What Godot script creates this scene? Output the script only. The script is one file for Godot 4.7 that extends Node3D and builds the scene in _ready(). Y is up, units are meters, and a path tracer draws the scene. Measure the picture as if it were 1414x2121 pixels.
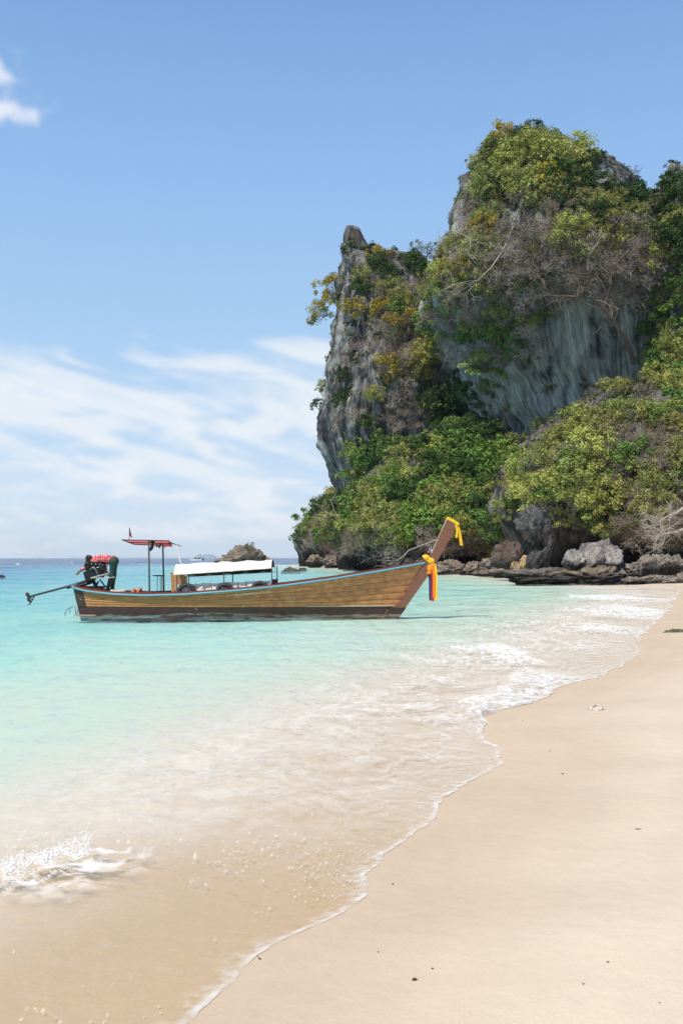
extends Node3D
# A sandy bay: a wooden long-tail boat in shallow water, limestone cliffs behind.

const F := 2081.0      # focal length in picture rows of a 2121-row frame
const CX := 707.0
const HY := 1155.0     # the horizon's row
const EYE := 1.6

var rng := RandomNumberGenerator.new()
var names := {}
var mats := {}
var n_a := FastNoiseLite.new()   # plain smooth noise, frequency 1
var n_f := FastNoiseLite.new()   # fractal
var n_r := FastNoiseLite.new()   # ridged
var n_c := FastNoiseLite.new()   # cells

class MB:
	var v := PackedVector3Array()
	var c := PackedColorArray()
	var uv := PackedVector2Array()
	var ix := PackedInt32Array()
	var col := Color(1, 1, 1)
	func p(a: Vector3, t := Vector2.ZERO) -> int:
		v.append(a); c.append(col); uv.append(t)
		return v.size() - 1
	func tri(a: int, b: int, d: int) -> void:
		ix.append(a); ix.append(b); ix.append(d)
	func quad(a: Vector3, b: Vector3, d: Vector3, e: Vector3, w := 1.0, h := 1.0) -> void:
		var i := p(a, Vector2(0, 0)); p(b, Vector2(w, 0)); p(d, Vector2(w, h)); p(e, Vector2(0, h))
		tri(i, i + 1, i + 2); tri(i, i + 2, i + 3)
	func box(at: Vector3, s: Vector3, b := Basis()) -> void:
		var h := s * 0.5
		for k in 3:
			for sg in [-1.0, 1.0]:
				var n := Vector3.ZERO; n[k] = sg
				var u := Vector3.ZERO; u[(k + 1) % 3] = 1.0
				var w := n.cross(u)
				var o: Vector3 = n * h[k]
				var uu: Vector3 = u * h[(k + 1) % 3]
				var ww: Vector3 = w * h[(k + 2) % 3]
				quad(at + b * (o - uu - ww), at + b * (o - uu + ww), at + b * (o + uu + ww), at + b * (o + uu - ww), ww.length() * 2, uu.length() * 2)
	# a swept tube; r1 and r2 are the half widths along the two cross axes, up steers the second
	func tube(path: Array, r: Array, sides := 6, flat := 1.0, up := Vector3(0, 0, 1)) -> void:
		var first := v.size()
		var n := path.size()
		var run := 0.0
		for i in n:
			var t: Vector3 = (path[mini(i + 1, n - 1)] - path[maxi(i - 1, 0)])
			t = t.normalized() if t.length() > 1e-6 else Vector3.UP
			var a := up.cross(t)
			if a.length() < 0.05:
				a = Vector3(1, 0, 0.2).cross(t)
			a = a.normalized()
			var b := t.cross(a).normalized()
			var rr: float = r[mini(i, r.size() - 1)]
			if i > 0:
				run += (path[i] - path[i - 1]).length()
			for k in sides:
				var an := TAU * (k + 0.5) / sides
				p(path[i] + a * cos(an) * rr + b * sin(an) * rr * flat, Vector2(run, float(k) / sides))
		for i in n - 1:
			for k in sides:
				var q := first + i * sides + k
				var q2 := first + i * sides + (k + 1) % sides
				tri(q, q + sides, q2 + sides); tri(q, q2 + sides, q2)
		for e in [0, n - 1]:
			var o := v.size()
			for k in sides:
				p(v[first + e * sides + k], Vector2(0, 0))
			for k in range(1, sides - 1):
				if e == 0:
					tri(o, o + k, o + k + 1)
				else:
					tri(o, o + k + 1, o + k)
	func ball(at: Vector3, s: Vector3, nu := 10, nv := 7, b := Basis()) -> void:
		var first := v.size()
		for j in nv + 1:
			var th := PI * j / nv
			for i in nu:
				var ph := TAU * i / nu
				p(at + b * (Vector3(sin(th) * cos(ph), cos(th), sin(th) * sin(ph)) * s), Vector2(float(i) / nu, float(j) / nv))
		for j in nv:
			for i in nu:
				var q := first + j * nu + i
				var q2 := first + j * nu + (i + 1) % nu
				tri(q, q2 + nu, q + nu); tri(q, q2, q2 + nu)
	func torus(at: Vector3, R: float, r: float, b := Basis(), nu := 24, nv := 8, squash := 1.0) -> void:
		var first := v.size()
		for i in nu:
			var a := TAU * i / nu
			var d := Vector3(cos(a), sin(a), 0)
			for k in nv:
				var e := TAU * k / nv
				p(at + b * (d * (R + r * cos(e)) + Vector3(0, 0, r * squash * sin(e))), Vector2(float(i) / nu, float(k) / nv))
		for i in nu:
			for k in nv:
				var q := first + i * nv + k
				var q1 := first + ((i + 1) % nu) * nv + k
				var s := first + i * nv + (k + 1) % nv
				var s1 := first + ((i + 1) % nu) * nv + (k + 1) % nv
				tri(q, s1, q1); tri(q, s, s1)
	# outline in the xy plane, thickness along z
	func slab(outline: PackedVector2Array, z0: float, z1: float) -> void:
		var t := Geometry2D.triangulate_polygon(outline)
		for z in [z0, z1]:
			var o := v.size()
			for q in outline:
				p(Vector3(q.x, q.y, z), q)
			for i in range(0, t.size(), 3):
				tri(o + t[i], o + t[i + 1], o + t[i + 2])
		for i in outline.size():
			var a := outline[i]; var b := outline[(i + 1) % outline.size()]
			quad(Vector3(a.x, a.y, z0), Vector3(b.x, b.y, z0), Vector3(b.x, b.y, z1), Vector3(a.x, a.y, z1), a.distance_to(b), z1 - z0)
	# nu points a row, rows after one another, already appended from index first
	func grid(first: int, nu: int, nv: int, closed := false) -> void:
		for j in nv - 1:
			for i in (nu if closed else nu - 1):
				var q := first + j * nu + i
				var q1 := first + j * nu + (i + 1) % nu
				tri(q, q1, q1 + nu); tri(q, q1 + nu, q + nu)
	func mesh(smooth := false) -> ArrayMesh:
		var arr := []
		arr.resize(Mesh.ARRAY_MAX)
		arr[Mesh.ARRAY_VERTEX] = v
		arr[Mesh.ARRAY_COLOR] = c
		arr[Mesh.ARRAY_TEX_UV] = uv
		arr[Mesh.ARRAY_INDEX] = ix
		if smooth:
			var n := PackedVector3Array()
			n.resize(v.size())
			for i in range(0, ix.size(), 3):
				var a := ix[i]; var b := ix[i + 1]; var d := ix[i + 2]
				var f := (v[d] - v[a]).cross(v[b] - v[a])
				n[a] += f; n[b] += f; n[d] += f
			for i in n.size():
				n[i] = n[i].normalized() if n[i].length_squared() > 0.0 else Vector3.UP
			arr[Mesh.ARRAY_NORMAL] = n
		var m := ArrayMesh.new()
		m.add_surface_from_arrays(Mesh.PRIMITIVE_TRIANGLES, arr)
		return m


func at(px: float, py: float, d: float) -> Vector3:
	return Vector3((px - CX) / F * d, EYE + (HY - py) / F * d, -d)

func numbered(called: String) -> String:
	var k: int = names.get(called, 0)
	names[called] = k + 1
	return called if k == 0 else "%s_%03d" % [called, k]

func tag(o: Node3D, label: String, category: String, group := "", kind := "") -> Node3D:
	if label: o.set_meta("label", label)
	if category: o.set_meta("category", category)
	if group: o.set_meta("group", group)
	if kind: o.set_meta("kind", kind)
	return o

func put(called: String, m: Mesh, mat: Material, parent: Node3D = null) -> MeshInstance3D:
	var o := MeshInstance3D.new()
	o.mesh = m
	o.material_override = mat
	if parent:
		o.name = called
		parent.add_child(o, true)
	else:
		o.name = numbered(called)
		add_child(o, true)
	return o

func thing(called: String, where: Vector3, label: String, category: String, group := "") -> Node3D:
	var o := Node3D.new()
	o.name = numbered(called)
	o.position = where
	add_child(o, true)
	tag(o, label, category, group)
	return o

func mat(key: String, c: Color, rough := 0.8, metal := 0.0, vertex := false) -> StandardMaterial3D:
	if mats.has(key): return mats[key]
	var m := StandardMaterial3D.new()
	m.resource_name = key
	m.albedo_color = c.linear_to_srgb()
	m.roughness = rough
	m.metallic = metal
	m.vertex_color_use_as_albedo = vertex
	mats[key] = m
	return m

func noise(seed_: int, freq: float, oct := 4, kind := FastNoiseLite.FRACTAL_FBM) -> FastNoiseLite:
	var n := FastNoiseLite.new()
	n.seed = seed_
	n.noise_type = FastNoiseLite.TYPE_SIMPLEX_SMOOTH
	n.frequency = freq
	n.fractal_type = kind
	n.fractal_octaves = oct
	return n

func ramp(xs: Array, ys: Array, x: float) -> float:
	if x <= xs[0]: return ys[0]
	for i in range(1, xs.size()):
		if x <= xs[i]:
			return lerpf(ys[i - 1], ys[i], (x - xs[i - 1]) / (xs[i] - xs[i - 1]))
	return ys[-1]

func ramp_color(xs: Array, ys: Array, x: float) -> Color:
	if x <= xs[0]: return ys[0]
	for i in range(1, xs.size()):
		if x <= xs[i]:
			return ys[i - 1].lerp(ys[i], (x - xs[i - 1]) / (xs[i] - xs[i - 1]))
	return ys[-1]

func srgb(r: float, g: float, b: float) -> Color:
	return Color(r / 255.0, g / 255.0, b / 255.0).srgb_to_linear()

# a grey texture of noise, stretched sx by sy, with values lo..hi (linear multipliers written as sRGB)
func noise_tex(seed_: int, fx: float, fy: float, w: int, h: int, lo: float, hi: float, oct := 5) -> ImageTexture:
	var n := noise(seed_, 1.0, oct)
	var im := Image.create(w, h, false, Image.FORMAT_RGB8)
	for j in h:
		var a := TAU * j / h
		for i in w:
			var b := TAU * i / w
			var t := n.get_noise_3d(cos(b) * fx / TAU, sin(b) * fx / TAU, cos(a) * fy / TAU * 1.0 + 7.0) + n.get_noise_3d(cos(b) * fx / TAU, sin(b) * fx / TAU, sin(a) * fy / TAU - 9.0)
			var g := lerpf(lo, hi, clampf(t * 0.75 + 0.5, 0, 1))
			im.set_pixel(i, j, Color(g, g, g).linear_to_srgb())
	return ImageTexture.create_from_image(im)

func normal_tex(seed_: int, freq: float, size: int, strength: float, oct := 4) -> ImageTexture:
	var n := noise(seed_, freq, oct)
	var im := n.get_seamless_image(size, size, false, false, 0.25)
	im.convert(Image.FORMAT_RGBA8)
	im.bump_map_to_normal_map(strength)
	return ImageTexture.create_from_image(im)

func _ready() -> void:
	rng.seed = 20240
	for n in [n_a, n_f, n_r, n_c]:
		n.noise_type = FastNoiseLite.TYPE_SIMPLEX_SMOOTH
		n.frequency = 1.0
		n.seed = 5
	n_a.fractal_type = FastNoiseLite.FRACTAL_NONE
	n_f.fractal_type = FastNoiseLite.FRACTAL_FBM; n_f.fractal_octaves = 4; n_f.seed = 11
	n_r.fractal_type = FastNoiseLite.FRACTAL_RIDGED; n_r.fractal_octaves = 4; n_r.seed = 23
	n_c.noise_type = FastNoiseLite.TYPE_CELLULAR; n_c.fractal_type = FastNoiseLite.FRACTAL_NONE; n_c.seed = 31
	n_c.cellular_return_type = FastNoiseLite.RETURN_DISTANCE2_SUB
	view_and_light()
	sea_and_beach()
	cliffs()
	shore_rocks()
	plants()
	far_things()
	boat()
	boat_gear()
	boatman()
	beach_bits()

func view_and_light() -> void:
	var cam := Camera3D.new()
	cam.name = "camera"
	add_child(cam)
	cam.position = Vector3(0, EYE, 0)
	var near := 0.05
	# a level camera with a risen lens: verticals stay upright
	cam.set_frustum(2121.0 / F * near, Vector2(0, (HY - 1060.5) / F * near), near, 9000.0)
	cam.current = true
	var sun := DirectionalLight3D.new()
	sun.name = "sun"
	add_child(sun)
	sun.light_energy = 1.55
	sun.light_color = Color(1.0, 0.95, 0.87)
	sun.light_angular_distance = 0.5
	sun.shadow_enabled = true
	var az := deg_to_rad(-38.0)      # from the left, a little behind the camera
	var el := deg_to_rad(58.0)
	var to_sun := Vector3(sin(az) * cos(el), sin(el), cos(az) * cos(el))
	sun.look_at_from_position(Vector3.ZERO, -to_sun, Vector3(0, 1, 0.01))
	var env := Environment.new()
	env.background_mode = Environment.BG_SKY
	var sky := Sky.new()
	var pm := PanoramaSkyMaterial.new()
	pm.panorama = sky_picture()
	sky.sky_material = pm
	env.sky = sky
	env.tonemap_mode = Environment.TONE_MAPPER_LINEAR
	env.tonemap_exposure = 1.0
	env.fog_enabled = true
	env.fog_density = 0.00008
	env.fog_light_color = Color(0.84, 0.92, 1.0)
	env.sdfgi_enabled = true
	env.ssao_enabled = true
	env.ssil_enabled = true
	var we := WorldEnvironment.new()
	we.name = "air"
	we.environment = env
	add_child(we)

func sky_picture() -> ImageTexture:
	var W := 2048
	var H := 1024
	var im := Image.create(W, H, false, Image.FORMAT_RGBF)
	var el_s := [-90.0, 0.0, 1.6, 5.0, 12.0, 20.0, 30.0, 55.0, 90.0]
	var cs := [srgb(150, 180, 200), srgb(217, 231, 243), srgb(215, 231, 245), srgb(200, 225, 248), srgb(172, 208, 244), srgb(150, 191, 239), srgb(122, 165, 218), srgb(92, 140, 202), srgb(80, 126, 190)]
	var wisp := noise(71, 1.0, 5)
	var puff := noise(72, 1.0, 5)
	var broad := noise(73, 1.0, 3)
	for j in H:
		var el := 90.0 - (j + 0.5) / H * 180.0
		var base := ramp_color(el_s, cs, el)
		if el < 0.0:
			for i in W:
				im.set_pixel(i, j, base)
			continue
		var ce := cos(deg_to_rad(el))
		var y := sin(deg_to_rad(el))
		for i in W:
			var azi := wrapf((i + 0.5) / W * TAU, -PI, PI)    # 0 = straight ahead (-z)
			var x := sin(azi) * ce
			var z := -cos(azi) * ce
			var col := base
			if el < 42.0:
				# cirrus sheet: laid out on a plane high above, so it flattens towards the horizon
				var q := 1.0 / (y + 0.10)
				var px := x * q
				var pz := z * q
				var warp := broad.get_noise_2d(px * 0.5, pz * 0.5)
				var streak := wisp.get_noise_3d(px * 1.3 + pz * 0.55 + warp * 1.2, pz * 0.42 - px * 0.35 + warp, 0.0)
				var b := broad.get_noise_2d(px * 0.45 + 3.1, pz * 0.45 - 1.7)
				var hump := clampf((13.6 - el) / 4.0, 0.0, 1.0) * clampf(0.25 + el / 5.5, 0.0, 1.0)
				var fib := wisp.get_noise_3d(px * 2.9 + pz * 1.6 + warp * 2.0, pz * 0.9 - px * 0.9, 5.0)
				var da0 := azi * 57.3
				var feather := wisp.get_noise_3d((da0 - el * 0.35) * 0.035 + warp, (el + da0 * 0.35) * 0.40, 2.0 + cos(azi))
				feather += wisp.get_noise_3d((da0 - el * 0.3) * 0.10 + warp * 2.0, (el + da0 * 0.28) * 1.1, 9.0 + cos(azi)) * 0.45
				var veil := smoothstep(0.24, 1.02, hump * 0.70 + b * 0.60 + streak * 0.45 + fib * 0.30 + feather * 0.75) * clampf(hump * 2.0, 0.0, 1.0)
				# soft cumulus close to the horizon
				var pf := puff.get_noise_3d(x * 9.0, el * 0.42, z * 9.0)
				var cu := smoothstep(0.08, 0.42, pf + b * 0.2) * clampf((11.0 - el) / 5.0, 0.0, 1.0) * clampf(el / 2.5, 0.0, 1.0) * 0.75
				# now and then a small puff high up
				var pu := puff.get_noise_3d(x * 7.5 + 4.0, y * 9.0, z * 7.5)
				var hi := smoothstep(0.33, 0.62, pu) * clampf((el - 16.0) / 6.0, 0.0, 1.0) * clampf((40.0 - el) / 8.0, 0.0, 1.0) * 0.0
				# the puff at the upper left of the view, and its like elsewhere round the sky
				for k in 5:
					var ca := deg_to_rad(-18.4 - 71.0 * k)
					var ce2 := 22.9 + 3.0 * sin(k * 2.4)
					var da := wrapf(azi - ca, -PI, PI) * ce * 57.3
					var de := el - ce2
					if absf(da) < 5.0 and absf(de) < 5.0:
						var wx := puff.get_noise_3d(da * 0.3, de * 0.3, 20.0 + k) * 1.3
						da += wx
						de += puff.get_noise_3d(da * 0.35, de * 0.35, 30.0 + k) * 1.0
						var g := exp(-(da * da / 1.5 + de * de / 0.9)) + 0.7 * exp(-(pow(da + 0.5, 2.0) / 0.9 + pow(de - 2.0, 2.0) / 0.6))
						var nn := puff.get_noise_3d(da * 0.8 + de * 0.3 + k * 9.0, de * 0.9, 7.0)
						hi = maxf(hi, smoothstep(0.15, 1.05, g * 1.0 + nn * 0.75 + 0.05) * clampf(g * 3.0, 0.0, 1.0) * 0.9)
				var cloud := srgb(240, 245, 250)
				col = base.lerp(cloud, veil * 0.84)
				col = col.lerp(srgb(243, 246, 251), cu)
				col = col.lerp(srgb(236, 241, 252), hi)
			im.set_pixel(i, j, col)
	return ImageTexture.create_from_image(im)

# ---------------------------------------------------------------- the waterline, in plan
var shore_d := PackedFloat32Array()
var shore_x := PackedFloat32Array()

func make_shore() -> void:
	# behind the camera and to the first bend, then lobes of the last wave, then the foot of the cliff
	var far := [[-30, -14.0], [-12, -6.5], [-4, -3.2], [0, -1.9], [2.0, -1.15], [3.0, -0.75]]
	for a in far:
		shore_d.append(a[0]); shore_x.append(a[1])
	var lobes := [[380, 2115], [430, 2070], [508, 2022], [497, 1990], [600, 1940], [700, 1892], [757, 1852], [747, 1830], [792, 1790], [800, 1760], [906, 1692], [915, 1655], [936, 1635], [1046, 1585], [1022, 1550], [1000, 1520], [1006, 1478], [1086, 1462], [1142, 1440], [1152, 1425], [1252, 1398], [1326, 1355], [1312, 1335], [1346, 1300], [1376, 1270], [1396, 1238], [1412, 1223]]
	for a in lobes:
		var d: float = 1.6 * F / (a[1] - HY)
		shore_d.append(d); shore_x.append((a[0] - CX) / F * d)
	for a in [[54, 17.6], [60, 16.6], [64, 14.0], [75, 16.0], [95, 14.0], [110, 10.0], [125, 7.0], [145, 3.0], [180, -6.0], [215, -9.0], [236, -8.0]]:
		shore_d.append(a[0]); shore_x.append(a[1])

var shore_table := PackedFloat32Array()

func shore_at(d: float) -> float:      # rounded lobes, from a table spaced evenly in log distance
	if d < 1.0 or d > 59.0: return shore_raw(d)
	if shore_table.is_empty():
		shore_table.resize(3001)
		for i in 3001:
			var q := exp(log(60.0) * i / 3000.0)
			var sum := 0.0
			for k in 9: sum += shore_raw(q * (1.0 + (k - 4) * 0.011)) * (5 - absi(k - 4))
			shore_table[i] = sum / 25.0
	var f := log(d) / log(60.0) * 3000.0
	var i0 := int(f)
	return lerpf(shore_table[i0], shore_table[mini(i0 + 1, 3000)], f - i0)

func shore_raw(d: float) -> float:
	var lo := 0
	var hi := shore_d.size() - 1
	if d >= shore_d[hi]: return shore_x[hi] + (d - shore_d[hi]) * 6.0
	if d <= shore_d[0]: return shore_x[0]
	while hi - lo > 1:
		var m := (lo + hi) / 2
		if shore_d[m] <= d: lo = m
		else: hi = m
	var t := (d - shore_d[lo]) / (shore_d[hi] - shore_d[lo])
	return lerpf(shore_x[lo], shore_x[hi], t)

func wobble(d: float) -> float:    # the frayed edge of the swash
	var k := clampf(d * 0.12, 0.5, 4.0)
	return (n_f.get_noise_2d(log(d + 30.0) * 40.0, 3.0) * 0.06 + n_f.get_noise_2d(d * 2.2, 3.0) * 0.05 + n_f.get_noise_2d(d * 7.0, 8.0) * 0.022) * k

func smooth_shore(d: float) -> float:
	return ramp([-30, 0, 3.5, 6.0, 10.0, 14.0, 20.0, 30.0, 47.0, 60.0, 95.0, 145.0, 215.0, 236.0, 260.0], [-14, -2.0, -0.5, 0.5, 1.7, 3.4, 6.0, 9.6, 16.0, 16.6, 14.0, 3.0, -9.0, -8.0, 140.0], d)

# metres seaward of the waterline (negative on the sand)
func seaward(x: float, d: float) -> float:
	var a := shore_at(d) + wobble(d) - x
	var b := smooth_shore(d) - x
	var k := smoothstep(0.6, 3.0, absf(b))
	var s := lerpf(a, b, k)
	if d < 70.0:
		s *= 0.86
	return s

func depth_of(s: float) -> float:
	return ramp([-60, -8, 0, 2.0, 4.0, 8.0, 13.0, 40.0, 60.0, 100.0, 300.0, 1000.0], [-4.5, -0.36, 0, 0.06, 0.30, 0.62, 1.0, 2.2, 3.8, 9.0, 18.0, 30.0], s)

func bed_y(s: float) -> float:
	var dep := depth_of(s)
	return -dep if dep < 0.06 else -(0.06 + (dep - 0.06) * 0.17)

func wave(x: float, d: float, s: float) -> float:
	if s <= 0.0: return 0.0
	var h := 0.0
	var near := clampf(s * 0.30, 0.0, 1.0)
	if d < 60.0:
		h += n_f.get_noise_2d(x * 0.8 + 4.0, d * 1.7) * 0.042 * near * clampf(2.0 - d / 30.0, 0.0, 1.0)
		h += n_f.get_noise_2d(x * 5.0, d * 9.0) * 0.010 * clampf(s * 2.0, 0.0, 1.0) * clampf(2.0 - d / 4.0, 0.0, 1.0)
		h += n_a.get_noise_2d(x * 3.6, d * 6.0) * 0.015 * clampf(s * 2.0, 0.0, 1.0) * clampf(2.0 - d / 7.0, 0.0, 1.0)
		var c1 := 1.0 - absf(n_f.get_noise_2d(x * 0.42 + d * 0.12, d * 1.05 - 20.0)) * 2.2
		var c2 := 1.0 - absf(n_f.get_noise_2d(x * 1.1 - d * 0.3 + 9.0, d * 2.1)) * 2.2
		h += (c1 * c1 * 0.075 * clampf(s / 5.0, 0.0, 1.0) + c2 * c2 * 0.028 * clampf(s * 0.8, 0.1, 1.0)) * clampf(2.0 - d / 40.0, 0.0, 1.0)
	var sh := clampf(s / 9.0, 0.0, 1.0)
	h += n_f.get_noise_2d(x * 0.22, d * 0.45 + 9.0) * 0.14 * sh
	if d > 18.0:
		h += n_f.get_noise_2d(x * 0.17 + 60.0, d * 0.34) * 0.20 * clampf((d - 18.0) / 60.0, 0.0, 1.0) * clampf(2.0 - d / 500.0, 0.0, 1.0) * sh
		h += n_f.get_noise_2d(x * 0.06, d * 0.13) * 0.42 * clampf((d - 40.0) / 120.0, 0.0, 1.0) * sh
	# low swells that stand up before they break
	for b in breakers:
		var t: float = breaker_at(b, x, d)
		if absf(t) < 3.0:
			var e: float = breaker_end(b, x, d)
			h += b.h * e * exp(-t * t * (0.55 if t < 0.0 else 2.2))
	return h

# a breaking crest: from a to b in plan (x, d), h high, w wide
var breakers: Array = []

func breaker(px0: float, py0: float, px1: float, py1: float, h: float, w: float) -> void:
	var d0 := 1.6 * F / (py0 - HY)
	var d1 := 1.6 * F / (py1 - HY)
	breakers.append({"a": Vector2((px0 - CX) / F * d0, d0), "b": Vector2((px1 - CX) / F * d1, d1), "h": h, "w": w, "thin": 0.22 if py0 > 1700.0 else 0.0})

func breaker_at(b: Dictionary, x: float, d: float) -> float:   # signed distance across the crest, in widths; positive shoreward
	var a: Vector2 = b.a
	var ab: Vector2 = b.b - a
	var n := Vector2(ab.y, -ab.x).normalized()
	if n.y > 0.0: n = -n
	var q := Vector2(x, d) - a
	return (q.dot(n) + n_a.get_noise_2d(q.dot(ab.normalized()) * 0.9, 2.0) * b.w * 0.5) / b.w

func breaker_end(b: Dictionary, x: float, d: float) -> float:
	var a: Vector2 = b.a
	var ab: Vector2 = b.b - a
	var t := (Vector2(x, d) - a).dot(ab) / ab.length_squared()
	return smoothstep(-0.25, 0.12, t) * smoothstep(1.2, 0.9, t)

func rows_of_d(first: float, last: float, step: float, small: float) -> PackedFloat32Array:
	var out := PackedFloat32Array()
	var d := first
	while d < last:
		out.append(d)
		d += maxf(small, absf(d) * step)
	out.append(last)
	return out

func sea_and_beach() -> void:
	make_shore()
	breaker(-40, 1826, 190, 1752, 0.05, 0.15)
	breaker(940, 1492, 1112, 1400, 0.09, 0.34)
	breaker(1030, 1342, 1118, 1378, 0.05, 0.3)
	breaker(1195, 1312, 1228, 1300, 0.08, 0.6)
	breaker(1215, 1280, 1290, 1262, 0.12, 0.9)
	breaker(1180, 1242, 1260, 1238, 0.10, 1.2)
	# one sheet of sand: beach, swash and sea floor
	var m := MB.new()
	var ds := rows_of_d(-26.0, 4300.0, 0.011, 0.022)
	var near_rows := PackedFloat32Array()
	for d in ds:
		if d < 2.0 and fmod(absf(d), 0.5) > 0.03 : continue
		near_rows.append(d)
	ds = near_rows
	var cu: Array = []
	for i in 70: cu.append(-1.0 + pow(i / 70.0, 0.5) * 1.0)
	for i in 101: cu.append(pow(i / 100.0, 1.6))
	var nu := cu.size()
	var dry := Color(0.625, 0.535, 0.415)
	var wet := Color(0.50, 0.385, 0.27)
	var under_s := [0.0, 0.02, 0.05, 0.12, 0.28, 0.45, 0.7, 1.0, 2.2, 3.6, 6.0, 12.0, 30.0]
	var under_c := [Color(0.49, 0.365, 0.23), Color(0.48, 0.365, 0.24), Color(0.57, 0.50, 0.39), Color(0.55, 0.545, 0.46), Color(0.50, 0.59, 0.49), Color(0.45, 0.61, 0.51), Color(0.36, 0.60, 0.51), Color(0.26, 0.55, 0.49), Color(0.11, 0.37, 0.45), Color(0.05, 0.20, 0.36), Color(0.014, 0.09, 0.23), Color(0.006, 0.05, 0.155), Color(0.006, 0.045, 0.145)]
	for d in ds:
		var xs := shore_at(d) + wobble(d)
		var left := -0.62 * absf(d) - 6.0
		var right := xs + 0.7 * absf(d) + 8.0
		if d > 240.0:
			xs = 0.0; right = 0.62 * d + 6.0
		for k in nu:
			var f: float = cu[k]
			var x := lerpf(xs, left, -f) if f < 0.0 else lerpf(xs, right, f)
			var s := seaward(x, d)
			var dep := depth_of(s)
			var y := bed_y(s)
			if s < 0.6 and d < 60.0:
				y += n_a.get_noise_2d(x * 0.35, d * 0.2) * 0.05 * smoothstep(0.0, -3.0, s)
			elif s > 3.0 and d < 60.0:
				y += n_f.get_noise_2d(x * 0.5, d * 0.9) * 0.015
			if s > 0.0:
				var n := n_f.get_noise_2d(x * 0.16 + 30.0, d * 0.10) * 0.5 + n_f.get_noise_2d(x * 0.9, d * 0.7) * 0.3
				m.col = ramp_color(under_s, under_c, dep * (1.0 + n * 0.75))
				# paler farther along the shallows: milky water and sky reflection put into the colour
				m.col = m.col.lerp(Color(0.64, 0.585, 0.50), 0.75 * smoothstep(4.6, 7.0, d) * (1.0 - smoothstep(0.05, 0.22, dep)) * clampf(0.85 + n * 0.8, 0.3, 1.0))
			else:
				# wet sand near the water, streaked along the shore
				var streak := n_f.get_noise_2d(x * 0.22 + d * 0.02, d * 1.1) * 0.5 + 0.5
				var w := 1.0 - smoothstep(0.15, 0.9 + 0.05 * d + streak * 0.8, -s)
				var tone := 1.0 + n_f.get_noise_2d(x * 0.5, d * 0.8) * 0.07 + n_f.get_noise_2d(s * 2.4, d * 0.12) * 0.05 + n_f.get_noise_2d(x * 2.5, d * 6.0) * 0.025
				m.col = dry.lerp(wet, w * 0.6) * tone
			m.p(Vector3(x, y, -d), Vector2(x, -d))
	m.grid(0, nu, ds.size())
	var sm := mat("sand", Color(1, 1, 1), 0.9, 0.0, true)
	sm.albedo_texture = sand_grain()
	sm.uv1_scale = Vector3(0.9, 0.9, 1)
	sm.metallic_specular = 0.35
	sm.normal_enabled = true
	sm.normal_texture = normal_tex(41, 0.012, 512, 5.0, 5)
	sm.normal_scale = 0.42
	tag(put("beach", m.mesh(true), sm), "", "", "", "structure")

	# the clear water surface above it
	m = MB.new()
	ds = rows_of_d(0.6, 4300.0, 0.0066, 0.02)
	nu = 300
	for d in ds:
		var xs := shore_at(d) + wobble(d) + 0.01
		var left := -0.60 * d - 4.0
		if d > 50.0:
			xs = maxf(xs, 0.42 * d)
		for i in nu:
			var f := float(i) / (nu - 1)
			var x := lerpf(xs, left, f * 0.55 + pow(f, 2.2) * 0.45)
			var s := seaward(x, d)
			m.p(Vector3(x, 0.001 + wave(x, d, s), -d), Vector2(x, -d))
	m.grid(0, nu, ds.size())
	for i in range(0, m.ix.size(), 3):       # face up
		var t := m.ix[i + 1]; m.ix[i + 1] = m.ix[i + 2]; m.ix[i + 2] = t
	var wm := mat("clear water", Color(1, 1, 1, 1), 0.06)
	wm.albedo_color = Color(1, 1, 1, 0.0)
	wm.transparency = BaseMaterial3D.TRANSPARENCY_ALPHA
	wm.metallic_specular = 0.245
	wm.normal_enabled = true
	wm.normal_texture = normal_tex(77, 0.017, 512, 9.0, 4)
	wm.normal_scale = 1.0
	wm.uv1_scale = Vector3(0.42, 0.55, 1)
	tag(put("sea", m.mesh(true), wm), "", "", "", "structure")
	foam()

func sand_grain() -> ImageTexture:
	var im := Image.create(512, 512, false, Image.FORMAT_RGB8)
	var r := RandomNumberGenerator.new()
	r.seed = 9
	for j in 512:
		for i in 512:
			var g := 0.96 + r.randf() * 0.07 - (0.16 if r.randf() < 0.012 else 0.0)
			im.set_pixel(i, j, Color(g, g * 0.995, g * 0.985).clamp())
	return ImageTexture.create_from_image(im)

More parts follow.
